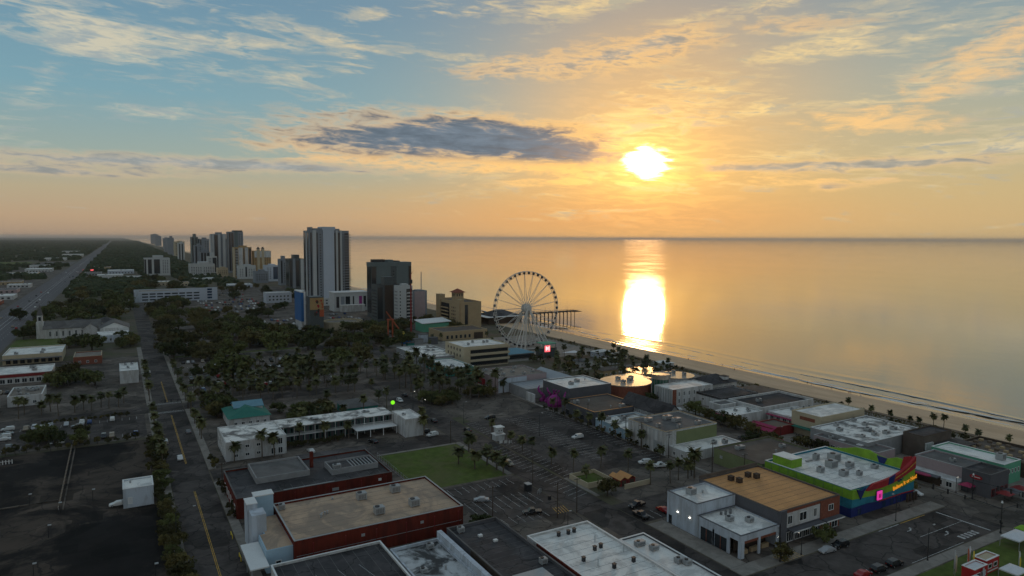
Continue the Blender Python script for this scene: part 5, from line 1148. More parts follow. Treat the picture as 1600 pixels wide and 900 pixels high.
for i in range(14): bush(-30+i*2.4,346+veg.uniform(-.4,.4),.9,'shrub edging the cross street left of the main street','cross street shrubs')
for y,g in ((369,'front'),(400,'middle'),(426,'third'),(448,'back')):
    for i in range(12): bush(32+i*6.4+veg.uniform(-1.5,1.5),y+veg.uniform(-.6,.6),veg.uniform(1.0,1.9),'shrub in the %s planted divider of the palm car park'%g,g+' divider shrubs')
zone(9,30,110,372,446,.45,.75,'small round tree between the bays of the palm car park','bay trees',9,excl=((44,62,392,412),(78,96,392,410)))
zone(7,116,166,440,470,.6,.9,'small oak behind the last palms beside the side road','side road oaks',6,excl=((149,165,400,620),))
# palms of the car parks
def prow(y,x0,x1,n,label,group,s=1.15):
    for i in range(n): palm(x0+(x1-x0)*i/max(1,n-1)+veg.uniform(-1.8,1.8),y+veg.uniform(-2.5,2.5),label.replace('cabbage palm','%s cabbage palm from the left'%ORD[i]),group,s*veg.uniform(.75,1.25))
prow(363,32,112,20,'cabbage palm in the front row of the palm car park','front row palms'); prow(376,40,158,20,'cabbage palm in the second row of the palm car park','second row palms'); prow(345,32,112,14,'cabbage palm on the near side of the cross street','near side palms'); prow(390,66,158,14,'cabbage palm in the third row of the palm car park','third row palms'); prow(436,66,150,12,'cabbage palm in the back row of the palm car park','back row palms')
prow(338,128,168,11,'cabbage palm on the plaza right of the avenue','plaza palms'); prow(366,126,160,9,'cabbage palm near the teal fronted shop','teal shop palms'); prow(327,128,166,12,'cabbage palm in the second plaza row','second plaza palms'); prow(315,128,166,12,'cabbage palm in the plaza row nearest the car park','third plaza palms'); prow(302,150,171,5,'cabbage palm by the mural store wall','mural store palms')
for x,y,l in ((33.4,254.6,'palm against the motel end wall, left one'),(42.9,255,'palm against the motel end wall, middle one'),(47.2,255,'palm against the motel end wall, right one'),(58.3,265.4,'palm in the motel court, left'),(68.1,265,'tall palm in the motel court, centre'),(77.6,264.6,'palm in the motel court, right'),(104.8,252.4,'palm at the right end of the motel'),(110.3,268,'palm on the corner beyond the motel')): palm(x,y,l,None,1.0)
for i in range(14): bush(54+i*1.6,263+veg.uniform(-1.2,1.2),1.0,'shrub in the planted motel court','motel court shrubs')
for x,y in ((81.7,310.9),(84,293),(93,292.6),(102.6,300),(106.8,302),(78,296),(66,296),(72,290)): palm(x,y,'palm around the grey roofed lodge','lodge palms',1.0)
for i,(x,y) in enumerate(((130.7,211.1),(130.5,197.8),(132.4,187),(143.8,186.5),(132.3,179.3),(149.4,178.6),(129.8,216.5),(130.3,226),(129.6,240))): palm(x,y,['palm on the car park edge by the third kiosk bay','palm on the middle of the avenue side of the car park','palm left of the fenced island','lone palm behind the fenced island','palm in front of the fenced island','palm right of the red sheds','palm near the lifeguard kiosk','small palm at the far avenue edge of the car park','palm farthest up the avenue edge of the car park'][i],None,.88)
for i,(x,y) in enumerate(((147.9,165.5),(154.6,163.4),(159,164.3),(162.9,163.8),(164.8,162.8),(168.4,183.6))): palm(x,y,['squat palm left of the palm clump behind the white shop','first palm of the clump behind the white shop','second palm of the clump behind the white shop','tall third palm of the clump behind the white shop','tall last palm of the clump behind the white shop','small palm near the parked white pick-up'][i],None,[.8,.85,.85,1.15,1.2,.85][i])
for i,y in enumerate((196,204,212,221,230,239,248,258)): palm(170.6,y,'palm along the service lane beside the warehouse row','service lane palms',.9); 
for i in range(16): bush(171.2,190+i*5+veg.uniform(-1,1),1.0,'low shrub along the service lane','service lane shrubs')
oak(141.4,109.6,.5,'small street tree in front of the white corner shop',None); oak(158.9,110,.55,'small street tree in front of the orange roofed store',None)
for i,y in enumerate((121,129,137)): oak(214.6,y,.55,'dark street tree beside the attraction entrance','attraction trees')
for y in (150,158,166,174,182,190,198,206,214,222,230,240,252): oak(veg.uniform(213.8,215.5) if veg.random()<.5 else veg.uniform(223.8,225.6),y,veg.uniform(.6,.8),'dark street tree along the beach boulevard','boulevard trees')
for y in range(290,345,6): palm(veg.uniform(213,227),y,'palm along the far end of the boulevard','boulevard palms',.8)
# boardwalk garden near the wheel
for i in range(56): palm(veg.uniform(229,290),veg.uniform(302,372),'palm in the beach garden near the wheel','beach garden palms',veg.uniform(.65,1.0))
for i in range(36): bush(veg.uniform(228,292),veg.uniform(300,375),veg.uniform(1.3,2.4),'shrub in the beach garden near the wheel','beach garden shrubs')
for i in range(12): palm(veg.uniform(196,250),veg.uniform(408,478),'palm between the wheel and the beach pavilion','pavilion palms',.8)
for x,y in ((294,173.8),(295.2,165.6),(296,162.3),(297.1,156.8),(297.8,153.1),(297.3,144.5),(297.8,128.7),(296.5,195.3),(296,139),(295,183)): palm(x,y,'palm on the dune behind the beach','dune palms',.7); 
for i in range(24): bush(veg.uniform(286,298),veg.uniform(100,300),veg.uniform(.7,1.3),'dune shrub beside the boardwalk','dune shrubs')
for i in range(16): bush(veg.uniform(293,298.5),veg.uniform(300,470),veg.uniform(.6,1.1),'beach-edge shrub along the boardwalk by the wheel','boardwalk shrubs')
# dune grass: uncountable tufts
db=MB(); q=random.Random(9)
for i in range(2600):
    x,y=q.uniform(294,299),q.uniform(95,470); s=q.uniform(.25,.6); t=q.uniform(0,3.14)
    db.add([(x-s*.5*math.cos(t),y-s*.5*math.sin(t),0),(x+s*.5*math.cos(t),y+s*.5*math.sin(t),0),(x+q.uniform(-.2,.2),y+q.uniform(-.2,.2),s*1.5+.3)],[(0,1,2)])
tag(db.build('dune_grass','dune_grass'),'tufts of dry dune grass between boardwalk and sand','grass',kind='stuff')
# far woodland: reads as one mass
fb=MB(); q=random.Random(31)
def wood(n,fx0,fx1,y0,y1,r0,r1,h0,h1):
    """fx0/fx1: x limits as (constant, slope with y)"""
    for i in range(n):
        y=y0*(y1/y0)**(q.random()**.8); xa=fx0[0]+fx0[1]*y; xb=fx1[0]+fx1[1]*y
        x=q.uniform(xa,xb)
        if -330<x<-110 and 2230<y<2620: continue
        if any(a_<x<b_ and c_<y<d_ for a_,b_,c_,d_,*_ in WOODEXCL): continue
        sc_=1+(y/y0-1)*.20; r_=q.uniform(r0,r1)*sc_; h=q.uniform(h0,h1)
        k=6; a0=q.random()*6
        vs=[(x+r_*math.cos(a0+j*1.047)*q.uniform(.8,1.1),y+r_*math.sin(a0+j*1.047)*q.uniform(.8,1.1),0) for j in range(k)]
        vs+=[(x+r_*.8*math.cos(a0+.5+j*1.047)*q.uniform(.75,1.1),y+r_*.8*math.sin(a0+.5+j*1.047)*q.uniform(.75,1.1),h*q.uniform(.6,.85)) for j in range(k)]
        vs+=[(x+q.uniform(-.3,.3)*r_,y+q.uniform(-.3,.3)*r_,h)]
        fb.add(vs,[(j,(j+1)%k,k+(j+1)%k,k+j) for j in range(k)]+[(k+j,k+(j+1)%k,2*k) for j in range(k)])
WOODEXCL=[(-215,-112,1630,1960,0),(-60,40,1440,1760,0),(40,100,1560,1640,0),(-240,-112,2040,2110,0),(-215,-145,2690,2780,0),(-195,-115,3190,3300,0)]
wood(5200,(-300,-.17),(-118,0),1500,16000,6,10,8,13); wood(1200,(-330,0),(-205,0),850,1500,4,7,6,10); wood(3200,(-64,0),(150,.012),1750,14000,6,10,7,12); wood(900,(-64,0),(44,0),1050,1750,4,7,6,10); wood(260,(95,0),(180,0),1180,1900,4,6,6,9)
tag(fb.build('far_woodland','forest'),'dark distant woodland stretching to the horizon on the left','forest',kind='stuff')
# ---------------------------------------------------------------- low buildings along the highway
hw=random.Random(23)
LOW=[(-190,-140,1640,1700,7,'metal_grey','cream_wall','long low hall with pale grey roof left of the highway'),(-150,-128,1560,1600,6,'roof_white','white_wall','white roofed store in front of the long grey hall'),
(-175,-140,1380,1420,5,'roof_gravel','tan_wall','tan shop with gravel roof left of the highway'),(-150,-120,1300,1330,5,'roof_white','white_wall','small white roofed shop mid-way left of the highway'),(-160,-125,1180,1220,5,'roof_grey','pink_wall','grey roofed shop left of the highway'),
(-150,-116,1060,1100,5,'roof_white','white_wall','white shop with bright roof closest to the left edge'),(-150,-120,980,1010,4.5,'roof_orange','brick_wall','orange-brown shop at the left edge by the highway'),(-160,-118,880,920,5,'roof_gravel','cream_wall','cream shop left of the highway beside parked cars'),(-150,-118,800,830,5,'roof_grey','brick_wall','brick shop left of the highway nearest the camera'),
(-62,-30,1150,1180,5,'roof_white','white_wall','white shop right of the highway behind the wood'),(-62,-36,1230,1260,5,'roof_orange','brick_wall','low red-brown roofed shop right of the highway'),(-30,0,1290,1330,5,'roof_white','white_wall','white building with dark windows right of the highway'),(-60,-20,1380,1410,5,'roof_grey','pink_wall','grey roofed motel right of the highway'),(-35,8,1490,1530,8,'roof_white','white_wall','two-storey white motel right of the highway'),
(10,40,1450,1480,6,'roof_white','white_wall','small bright roofed building inland of the striped block'),(-60,-30,1640,1680,6,'roof_grey','grey_wall','grey shop behind the red canopy'),(-20,30,1700,1750,7,'roof_white','cool_white','pale hall left of the grey striped block'),(-55,-15,1900,1950,7,'roof_gravel','tan_wall','tan hall far along the highway right side'),(-180,-130,1850,1910,7,'roof_white','white_wall','white shed far along the highway left side'),(-190,-150,2050,2100,8,'metal_grey','white_wall','pale tall shed beside the grey lot'),
(-210,-150,2700,2780,8,'roof_white','white_wall','far white warehouse among the trees, nearer one'),(-190,-120,3200,3300,9,'roof_white','white_wall','far white warehouse among the trees, middle one'),(-230,-150,3900,4000,9,'metal_grey','white_wall','far pale warehouse among the trees, farthest one'),
(40,75,1260,1290,6,'roof_white','cream_wall','small cream house in the trees below the striped block'),(80,100,1230,1255,6,'roof_orange','cream_wall','house with reddish roof in the trees behind the garage'),(115,150,1330,1360,6,'roof_white','white_wall','low white shop in front of the terrace hotel'),(150,185,1150,1180,5,'roof_white','cool_white','low pale pool house among hotel car parks'),(200,226,960,985,6,'roof_white','white_wall','low white annex behind the main tower car park')]
for x0,x1,y0,y1,h_,rf,wl,lb in LOW:
    r=flat('roadside_shop',lb,(x0,x1,y0,y1),h_,wl,rf,.5,'white_paint',units=2)
    windows(r,(x0,x1,y0,y1),'-y',x0+2,x1-2,max(3,int((x1-x0)/6)),[1],2.6,2.0,'wood_dark','glass',0,'shop_window')
r=thing('red_fuel_canopy','glowing red fuel station canopy beside the highway','canopy',(-58,1780,0)); slab(r,'canopy','red_glow',(-68,1770,5,-48,1790,6.6)); 
for x in (-65,-51): slab(r,'post','white_paint',(x,1779,0,x+.8,1780,4.99))
# ---------------------------------------------------------------- vehicles
def car_parts(kind):
    """car facing +Y, wheels on the ground at z=0"""
    L,W_,H_=dict(sedan=(4.6,1.8,1.45),suv=(4.7,1.9,1.75),pickup=(5.5,1.95,1.85),van=(5.2,2.0,2.2))[kind]
    hl=L/2; w=W_/2
    prof={'sedan':[(-hl,.35),(-hl,.85),(-hl+.25,.98),(-hl+.9,1.0),(-hl+1.45,H_),(.35,H_),(1.15,.98),(hl-.25,.82),(hl,.65),(hl,.35)],
     'suv':[(-hl,.4),(-hl,1.05),(-hl+.25,H_-.1),(-hl+.5,H_),(.4,H_),(1.2,1.1),(hl-.3,1.0),(hl,.75),(hl,.4)],
     'pickup':[(-hl,.5),(-hl,1.1),(-.75,1.1),(-.6,H_),(.65,H_),(1.3,1.15),(hl-.25,1.08),(hl,.8),(hl,.5)],
     'van':[(-hl,.4),(-hl,H_-.15),(-hl+.2,H_),(1.1,H_),(1.9,1.2),(hl-.1,1.05),(hl,.75),(hl,.4)]}[kind]
    n=len(prof); b=MB(); ins=lambda z:(w if z<1.12 else w*.86)
    b.add([(-ins(z),y,z) for y,z in prof]+[(ins(z),y,z) for y,z in prof],[tuple(range(n)),tuple(range(2*n-1,n-1,-1))]+[(i,n+i,n+(i+1)%n,(i+1)%n) for i in range(n)])
    top=H_-.08; lo=1.0 if kind=='sedan' else 1.14
    ya,yb={'sedan':(-hl+1.0,1.0),'suv':(-hl+.3,1.1),'pickup':(-.62,1.2),'van':(-.2,1.85)}[kind]
    g=MB(); fr=[y for y,z in prof if z==H_]; y0_,y1_=min(fr),max(fr)
    for s in (-1,1): g.add([(s*(w*.95+.012),ya+.12,lo+.04),(s*(w*.95+.012),yb-.15,lo+.04),(s*(w*.87+.012),y1_-.02,top),(s*(w*.87+.012),y0_+.1,top)],[(0,1,2,3) if s>0 else (3,2,1,0)])
    g.add([(-w*.78,yb+.03,lo+.05),(w*.78,yb+.03,lo+.05),(w*.74,y1_+.05,top+.02),(-w*.74,y1_+.05,top+.02)],[(0,1,2,3)])
    if kind!='pickup': g.add([(-w*.76,ya-.03,lo+.05),(w*.76,ya-.03,lo+.05),(w*.72,y0_-.05,top+.02),(-w*.72,y0_-.05,top+.02)],[(3,2,1,0)])
    t=MB(); t.tube((-.11,0,0),(.11,0,0),.34,.34,12); wm=t.mesh('wheel','tyre'); t=MB(); t.tube((-.125,0,0),(.125,0,0),.2,.2,8); rm=t.mesh('rim','rim')
    h=MB(); h.box(-.2,-.03,-.08,.2,.03,.08); hm_=h.mesh('headlight','white_paint'); tm_=h.mesh('tail_light','tail_glow')
    return b,g.mesh('window','glass'),wm,rm,hm_,tm_,(hl,w,[(sx*(w-.1),sy*(hl-.85),.34) for sx in (-1,1) for sy in (-1,1)])
CARS={k:car_parts(k) for k in ('sedan','suv','pickup','van')}; BODY={}
def car(kind,col,x,y,rz,label,group=None,detail=True,z=.02,name='parked_car'):
    b,g,wm,rm,hm_,tm_,(hl,w,ws)=CARS[kind]
    if (kind,col) not in BODY: BODY[(kind,col)]=b.mesh('body',col)
    r=thing(name,label,'car' if kind!='pickup' else 'pick-up',(x,y,z),R(rz),group)
    link('body',BODY[(kind,col)],r); link('window',g,r)
    for p in ws:
        o=link('wheel',wm,r,p)
        if detail: link('rim',rm,o)
    if detail:
        for s in (-1,1): link('headlight',hm_,r,(s*w*.68,hl,.72)); link('tail_light',tm_,r,(s*w*.7,-hl,.8))
    return r
car('suv','car_white',12.9+.6,292,2,'white car parked on the left kerb of the street'); car('sedan','car_white',17.0,268.3,180,'dark-windowed white car driving away down the middle of the street',name='moving_car'); car('sedan','car_grey',22.6,303.4,0,'grey car parked by the right kerb of the street'); car('suv','car_white',13.4,449.5,0,'white car parked on the street beside the white box building')
car('sedan','car_white',-2.4,230.2,90,'white car half hidden left of the small block building',)
car('sedan','car_silver',93.4,179.9,62,'silver sedan parked in the striped lot by the lawn'); car('pickup','car_black',101.9,164.2,70,'black pick-up in the striped lot beside the yellow hatching'); car('suv','car_white',157.3,219.4,90,'lone white car in the middle of the large car park')
car('pickup','car_black',132,153.4,95,'dark pick-up parked behind the white corner shop'); car('suv','car_white',160.2,182.2,72,'white car parked near the service lane, left of the pick-up'); car('pickup','car_white',162.6,176.8,72,'white pick-up parked near the service lane')
car('sedan','car_silver',155,106.4,84,'silver car at the kerb in front of the orange roofed store'); car('suv','car_black',160.6,106.6,84,'black car at the kerb in front of the orange roofed store'); car('sedan','car_red',151.2,94.2,-92,'dark red car, leftmost of three at the lawn kerb'); car('suv','car_black',157,93.8,-92,'black car, middle of three at the lawn kerb'); car('suv','car_black',163,93.6,-92,'black car, rightmost of three at the lawn kerb')
car('suv','car_white',107.8,250.6,100,'white car at the right end of the motel'); car('suv','car_black',106.2,255.6,100,'dark car behind the white one at the right end of the motel'); car('sedan','car_black',84,253.6,20,'dark car under the motel porch'); car('sedan','car_white',60,253.4,5,'white car parked before the motel court'); car('suv','car_black',140.6,262.6,80,'dark van-like car at the far edge of the large car park')
car('sedan','car_black',116.8,270,0,'dark car on the avenue beside the motel corner'); car('suv','car_white',106,408,90,'white car in the lot behind the palms, near the twin oaks')
for i,(x,y) in enumerate(((-41,326.6),(-41.5,331),(-41,335.2),(-41.6,343),(-47,328),(-47.4,333))): car('suv' if i%2 else 'sedan',['car_white','car_white','car_grey','car_white','car_silver','car_black'][i],x,y,90,['white car in the left lot, nearest of the column','white car in the left lot, second of the column','grey car in the left lot, third of the column','white car in the left lot by the hedge','silver car at the left edge of the left lot','black car at the left edge of the left lot'][i])
car('sedan','car_grey',-17,335.4,90,'grey car alone under trees in the left lot')
vq=random.Random(41); cols=['car_white','car_white','car_silver','car_grey','car_black','car_black','car_blue','car_red','car_tan']
def lotrow(x0,x1,y,step,p,label,group,rz=0,dy=0):
    x=x0
    while x<x1:
        if vq.random()<p: car(vq.choice(['sedan','suv','suv','pickup']),vq.choice(cols),x,y+vq.uniform(-.4,.4),rz+vq.choice([0,180]),label,group,False,.03)
        x+=step
for y,p in ((383,.25),(395,.28),(418,.3),(433,.35),(458,.3),(473,.3)): lotrow(33.5,108,y,2.8,p,'parked car in the palm car park','palm car park cars')
for y in (640,652,668,680): lotrow(84,148,y,3,.55,'parked car in the car park behind the grove','grove car park cars')
for y in (770,800,830,860,890,920): lotrow(84,148,y,3,.6,'parked car in the hotel car park beyond the garage','hotel lot cars')
for y in (960,1000,1040): lotrow(118,150,y,3,.6,'parked car in the far hotel car park','far lot cars')
for y in (640,652,668,700): lotrow(176,206,y,3,.55,'parked car in the lot below the entertainment hall','hall lot cars')
lotrow(-60,-36,425,3,.5,'parked car by the strip mall','mall cars'); lotrow(-60,-36,500,3,.5,'parked car before the pale strip mall','mall cars back'); lotrow(-170,-116,850,3.2,.5,'parked car in front of the shops left of the highway','highway shop cars'); lotrow(-170,-116,950,3.2,.5,'parked car among the shops left of the highway','highway shop cars back'); lotrow(-60,-20,1200,3.2,.5,'parked car at the shops right of the highway','right shop cars')
for i in range(26):
    lane=vq.choice([-104,-100,-96,-86,-82,-78]); car(vq.choice(['sedan','suv']),vq.choice(cols),lane,vq.uniform(560,1900),0 if lane>-90 else 180,'car driving on the wide highway','highway cars',False,.03,'moving_car')
for i,y in enumerate((118,127,146,155,163,178,186,204,219,233,247,262,281)): car(['sedan','suv','pickup'][i%3],cols[(i*5)%9],224.4 if i%2 else 214.8,y,0 if i%2 else 180,'%s nearest car parked along the beach boulevard'%ORD[i],'boulevard cars',True,.03)
lotrow(-66,6,312.4,2.8,.4,'parked car in the near row of the left lot','left lot near row'); lotrow(-66,6,340.6,2.8,.45,'parked car in the far row of the left lot','left lot far row')
for i,(x,y) in enumerate(((117,312),(123.4,322),(117,332),(123.2,250),(117.2,205))): car(['suv','sedan'][i%2],cols[(i*4+1)%9],x,y,0 if x>120 else 180,'%s car from the top driving on the avenue'%ORD[i],'avenue cars',True,.03,'moving_car')
lotrow(128,166,146.9,2.8,.35,'parked car in the row behind the white corner shop','shop row cars')
pm=MB()
for x in (-101.9,-97.9,-84.1,-80.1):
    y=540
    while y<1500: pm.rect(x,y,x+.25,y+4,.020); y+=12
pm.rect(-93.2,500,-92.8,3000,.020); pm.rect(-89.4,500,-89.0,3000,.020)
tag(pm.build('lane_lines','paint_white'),kind='structure')
# ---------------------------------------------------------------- poles, lamps, small things
def pole(x,y,h,label,arms=1,group=None,insul=False,wood=True):
    r=thing('utility_pole',label,'pole',(x,y,0),0,group); b=MB(); b.tube((x,y,0),(x,y,h),.17,.11,7); b.build('shaft','wood_dark' if wood else 'galv',r)
    for k in range(arms):
        z=h-.5-k*.9; b=MB(); b.box(x-1.2,y-.07,z,x+1.2,y+.07,z+.14); b.build('crossarm','wood_dark',r)
        for dx in (-1.1,-.5,.5,1.1):
            b=MB(); b.tube((x+dx,y,z+.14),(x+dx,y,z+.36),.06,.05,5); b.build('insulator','galv',r)
    if insul: b=MB(); b.tube((x+.35,y,h-2.6),(x+.35,y,h-1.6),.24,.24,8); b.build('transformer','galv',r)
    return r
POLES=[(91,168.2,9,'short pole at the striped lot beside the red wall'),(106.6,158.1,10.5,'tall pole at the near edge of the striped lot'),(113.7,158.6,10.5,'tall pole on the avenue corner by the yellow hatching'),(114.4,184.2,9,'pole midway along the avenue beside the bins'),(173.2,163,11,'tall pole behind the orange roofed store'),(165.7,165.2,10,'pole with transformer in the palm clump'),(172,183,10,'pole before the green warehouse wall'),(172.2,207.6,10,'pole at the corner of the green warehouse'),(178,153.4,9,'pole between orange and brown roofs'),(171.8,198,10,'pole with cross arms beside the ribbed warehouse side'),(26.2,228,9,'pole on the right pavement by the red hall'),(26,346,10,'pole at the street crossing corner'),(110,237.9,9,'pole at the far corner of the lawn'),(127.2,236,9,'lamp-like pole at the avenue edge of the car park'),(171.6,232,10,'pole beside the dark hall'),(172,256,10,'pole beside the purple creature')]
for i,(x,y,h,l) in enumerate(POLES): pole(x,y,h,l,2 if i in (5,6,9) else (0 if i in (3,13) else 1),None,i in (5,6,9))
# wires strung between the service-lane poles
r=thing('overhead_wires','sagging overhead wires strung between poles along the service lane','wires',(172,210,0)); b=MB()
for a,c in (((172,183,9.8),(171.8,198,9.8)),((171.8,198,9.8),(172.2,207.6,9.8)),((172.2,207.6,9.8),(171.6,232,9.8)),((171.6,232,9.8),(172,256,9.8)),((165.7,165.2,9.8),(172,183,9.8))):
    for dx in (-1.1,1.1):
        pts=[tuple(a[k]+(c[k]-a[k])*t/6-(0 if k<2 else .9*math.sin(math.pi*t/6)) for k in range(3)) for t in range(7)]
        b.path([(p[0]+dx,p[1],p[2]) for p in pts],.025,3)
b.build('wire','steel_black',r)
def lamp(x,y,h,label,dx=2.2,lit=False,group=None,dy=0):
    r=thing('street_lamp',label,'street lamp',(x,y,0),0,group); b=MB(); b.tube((x,y,0),(x,y,h),.12,.08,7); b.tube((x,y,0),(x,y,.5),.24,.2,8); b.build('post','steel_black',r)
    b=MB(); b.tube((x,y,h-.1),(x+dx,y+dy,h+.35),.06,.05,5); b.build('arm','steel_black',r)
    b=MB(); b.box(x+dx-.35,y+dy-.16,h+.25,x+dx+.35,y+dy+.16,h+.42); b.build('lamp_head','galv',r)
    if lit: slab(r,'lamp_glow','lamp_glow',(x+dx-.25,y+dy-.12,h+.2,x+dx+.25,y+dy+.12,h+.245))
lamp(10.9,194.7,8,'street lamp with long arm over the street beside the hedge',4.6,dy=1.5); lamp(172.7,91,8.5,'tall black street lamp on the lawn kerb'); lamp(189.2,108.9,8,'tall black street lamp in front of the attraction',-1.8); lamp(147.8,108.6,6,'black lamp before the orange roofed store',-1.4,True); lamp(140,108.8,6.5,'black lamp at the white corner shop kerb',-1.2,True)
lamp(117.5,296,8,'lit white lamp by the green glowing ball',.8,True); lamp(117,282,7,'lamp lower down the avenue near the motel corner',.8,True); lamp(127.4,262,9,'lamp post at the far corner of the large car park',1.2); lamp(146,230,9,'lamp post in the middle of the large car park',1.2); lamp(104.6,150,5,'short twin lamp beside the white roof annex',.8)
for k,y in enumerate((112,126,142,160,178,200,222,250,280)): lamp(226.9,y,5,'boulevard lamp on the beach side pavement',.6,k%3==0,'boulevard lamps')
r=thing('green_lit_disc','round glowing green ball standing in for a green-lit tree near the motel','glowing ball',(108,297,0)); b=MB();  # glowing ball on a post, made up in place of a tree lit green
vs=[];k=12
for l in range(1,6): vs+=[(108+.95*math.sin(math.pi*l/6)*math.cos(2*math.pi*j/k),297+.95*math.sin(math.pi*l/6)*math.sin(2*math.pi*j/k),3.9+.95*math.cos(math.pi*l/6)) for j in range(k)]
b.add(vs,[(l*k+j,l*k+(j+1)%k,(l+1)*k+(j+1)%k,(l+1)*k+j) for l in range(4) for j in range(k)]+[tuple(range(k)),tuple(range(5*k-1,4*k-1,-1))]); b.build('ball','green_glow',r,smooth=True); slab(r,'post','steel_black',(107.9,296.9,0,108.1,297.1,2.95))
# traffic signal
def signal(x,y,label,arms,h=6.6):
    r=thing('traffic_signal',label,'traffic light',(x,y,0)); b=MB(); b.tube((x,y,0),(x,y,h+1.6),.17,.12,8); b.tube((x,y,0),(x,y,.6),.32,.28,8); b.build('post','steel_black',r)
    for (ex,ey) in arms:
        b=MB(); b.tube((x,y,h),(ex,ey,h+.5),.13,.07,6); b.build('mast_arm','steel_black',r)
        for f_ in (.5,.75,.97):
            px,py=x+(ex-x)*f_,y+(ey-y)*f_; o=slab(r,'signal_head','steel_black',(px-.18,py-.18,h-.7,px+.18,py+.18,h+.4+.5*f_))
    slab(r,'signal_head','steel_black',(x-.5,y-.2,3,x-.2,y+.2,4)); b=MB(); b.tube((x,y,h+1.6),(x,y,h+2.2),.3,.15,8); b.build('lantern','white_paint',r)
    slab(r,'walk_signal','steel_black',(x+.2,y-.2,2.6,x+.5,y+.2,3.2))
signal(206.3,90,'black traffic signal with two long arms at the lawn corner',((207,109),(219,88)),7); signal(226.4,107,'black traffic signal across the boulevard corner',((226,93),),6)
signal(27,340.5,'signal post at the street crossing by the teal roofed house',((16,341),),6)
# kiosks and tents on the lawn
def tent(x0,x1,y0,y1,h,label,m='canvas_white',name='market_tent'):
    r=thing(name,label,'tent',((x0+x1)/2,(y0+y1)/2,0)); xm,ym=(x0+x1)/2,(y0+y1)/2
    f=MB(); f.add([(x0,y0,h),(x1,y0,h),(x1,y1,h),(x0,y1,h),(xm,ym,h+.9),(x0,y0,h-.3),(x1,y0,h-.3),(x1,y1,h-.3),(x0,y1,h-.3)],[(0,1,4),(1,2,4),(2,3,4),(3,0,4),(0,5,6,1),(1,6,7,2),(2,7,8,3),(3,8,5,0)]); f.build('canopy',m,r)
    for x,y in ((x0,y0),(x1,y0),(x1,y1),(x0,y1)): slab(r,'pole','galv',(x-.05,y-.05,0,x+.05,y+.05,h-.02))
tent(178,183.2,73.6,77.6,2.6,'white tent right of the red kiosks on the lawn'); tent(198,206,82,86.4,2.8,'white tent at the lawn corner beside the traffic signal'); tent(166,170.4,76,79,2.4,'white tent at the bottom edge left of the kiosks'); tent(206.5,210.5,83.5,87,2.8,'lime green tent at the far lawn corner','lime')
for bx,lb in (((170,175.8,79,81.8),'red food kiosk with white roof, nearer of the two'),((177.4,183.4,80,83),'red food kiosk with cream roof, farther of the two')):
    r=flat('food_kiosk',lb,bx,3.4,'red_plastic','canvas_white' if bx[0]<175 else 'cream_wall',.15,'white_paint',cat='kiosk'); windows(r,bx,'-y',bx[0]+.5,bx[1]-.5,2,[1.2],1.8,1.2,'white_paint','glass',0,'serving_hatch'); slab(r,'sign_strip','white_paint',(bx[0]+.6,bx[2]-.14,.5,bx[1]-.6,bx[2]-.07,.8))
def flag(x,y,h,m,label,w=.8):
    r=thing('feather_flag',label,'flag',(x,y,0)); b=MB(); b.tube((x,y,0),(x,y,h),.05,.03,5); b.build('pole','galv',r)
    b=MB(); b.add([(x,y-.02,1.2),(x+w,y-.02,1.4),(x+w,y-.02,h-.8),(x+w*.6,y-.02,h),(x,y-.02,h),(x,y+.02,1.2),(x+w,y+.02,1.4),(x+w,y+.02,h-.8),(x+w*.6,y+.02,h),(x,y+.02,h)],[(0,1,2,3,4),(9,8,7,6,5),(0,5,6,1),(1,6,7,2),(2,7,8,3),(3,8,9,4)]); b.build('banner',m,r)
flag(172.6,81.9,6.8,'orange_paint','orange feather flag by the kiosk'); flag(172.5,78.4,3.6,'bluewhite_wall','pale blue banner below the orange flag',1.0); flag(169.6,83,5.4,'cream_wall','cream feather flag left of the kiosk'); flag(171,84,5.8,'tower_white','grey feather flag behind the kiosk'); flag(176.2,82.4,5.2,'yellow_plastic','yellow feather flag between the kiosks'); flag(178.6,84.4,5,'canvas_white','white feather flag behind the farther kiosk'); flag(184.6,76.2,4.2,'yellow_plastic','yellow feather flag by the white tent'); flag(187.6,77.6,4.4,'canvas_white','white feather flag at the right edge of the tent')
# lifeguard-like white kiosk and small things at the car park
r=thing('ticket_booth_tower','white two-level booth with rail on a post platform at the avenue','booth',(128.6,233,0)); slab(r,'lower_box','white_wall',(126.6,231.4,0.1,130.4,234.6,2.4)); slab(r,'upper_box','white_wall',(127.4,231.8,3.0,130,234.2,5.2)); slab(r,'platform','white_paint',(126.2,231,2.41,130.8,235,2.7)); slab(r,'roof','white_paint',(126.9,231.3,5.21,130.5,234.7,5.5)); windows(r,(127.4,130,231.8,234.2),'-y',127.6,129.8,2,[3.6],.9,.9); windows(r,(127.4,130,231.8,234.2),'-x',232,234,2,[3.6],.8,.9)
for i in range(3): slab(r,'fence_panel','white_paint',(126.6+i*1.6,228.5-i*.8,0.02,128+i*1.6,228.6-i*.8,1.1))
r=thing('recycling_bin','dark upright bin at the end of the striped lot','bin',(110.4,180.6,0)); slab(r,'body','steel_black',(109.6,179.6,0.02,111.2,181.6,2.2)); slab(r,'lid','galv',(109.5,179.5,2.21,111.3,181.7,2.4))
r=thing('bicycle_rack','grey bicycle rack next to the dark bin','rack',(112,177.6,0)); b=MB()
for i in range(6): b.tube((111.4+i*.35,176.6+i*.3,0),(111.4+i*.35,176.6+i*.3,1.1),.04,.04,5); b.tube((111.9+i*.35,176.2+i*.3,0),(111.9+i*.35,176.2+i*.3,1.1),.04,.04,5); b.tube((111.4+i*.35,176.6+i*.3,1.1),(111.9+i*.35,176.2+i*.3,1.1),.04,.04,5)
b.build('hoops','galv',r)
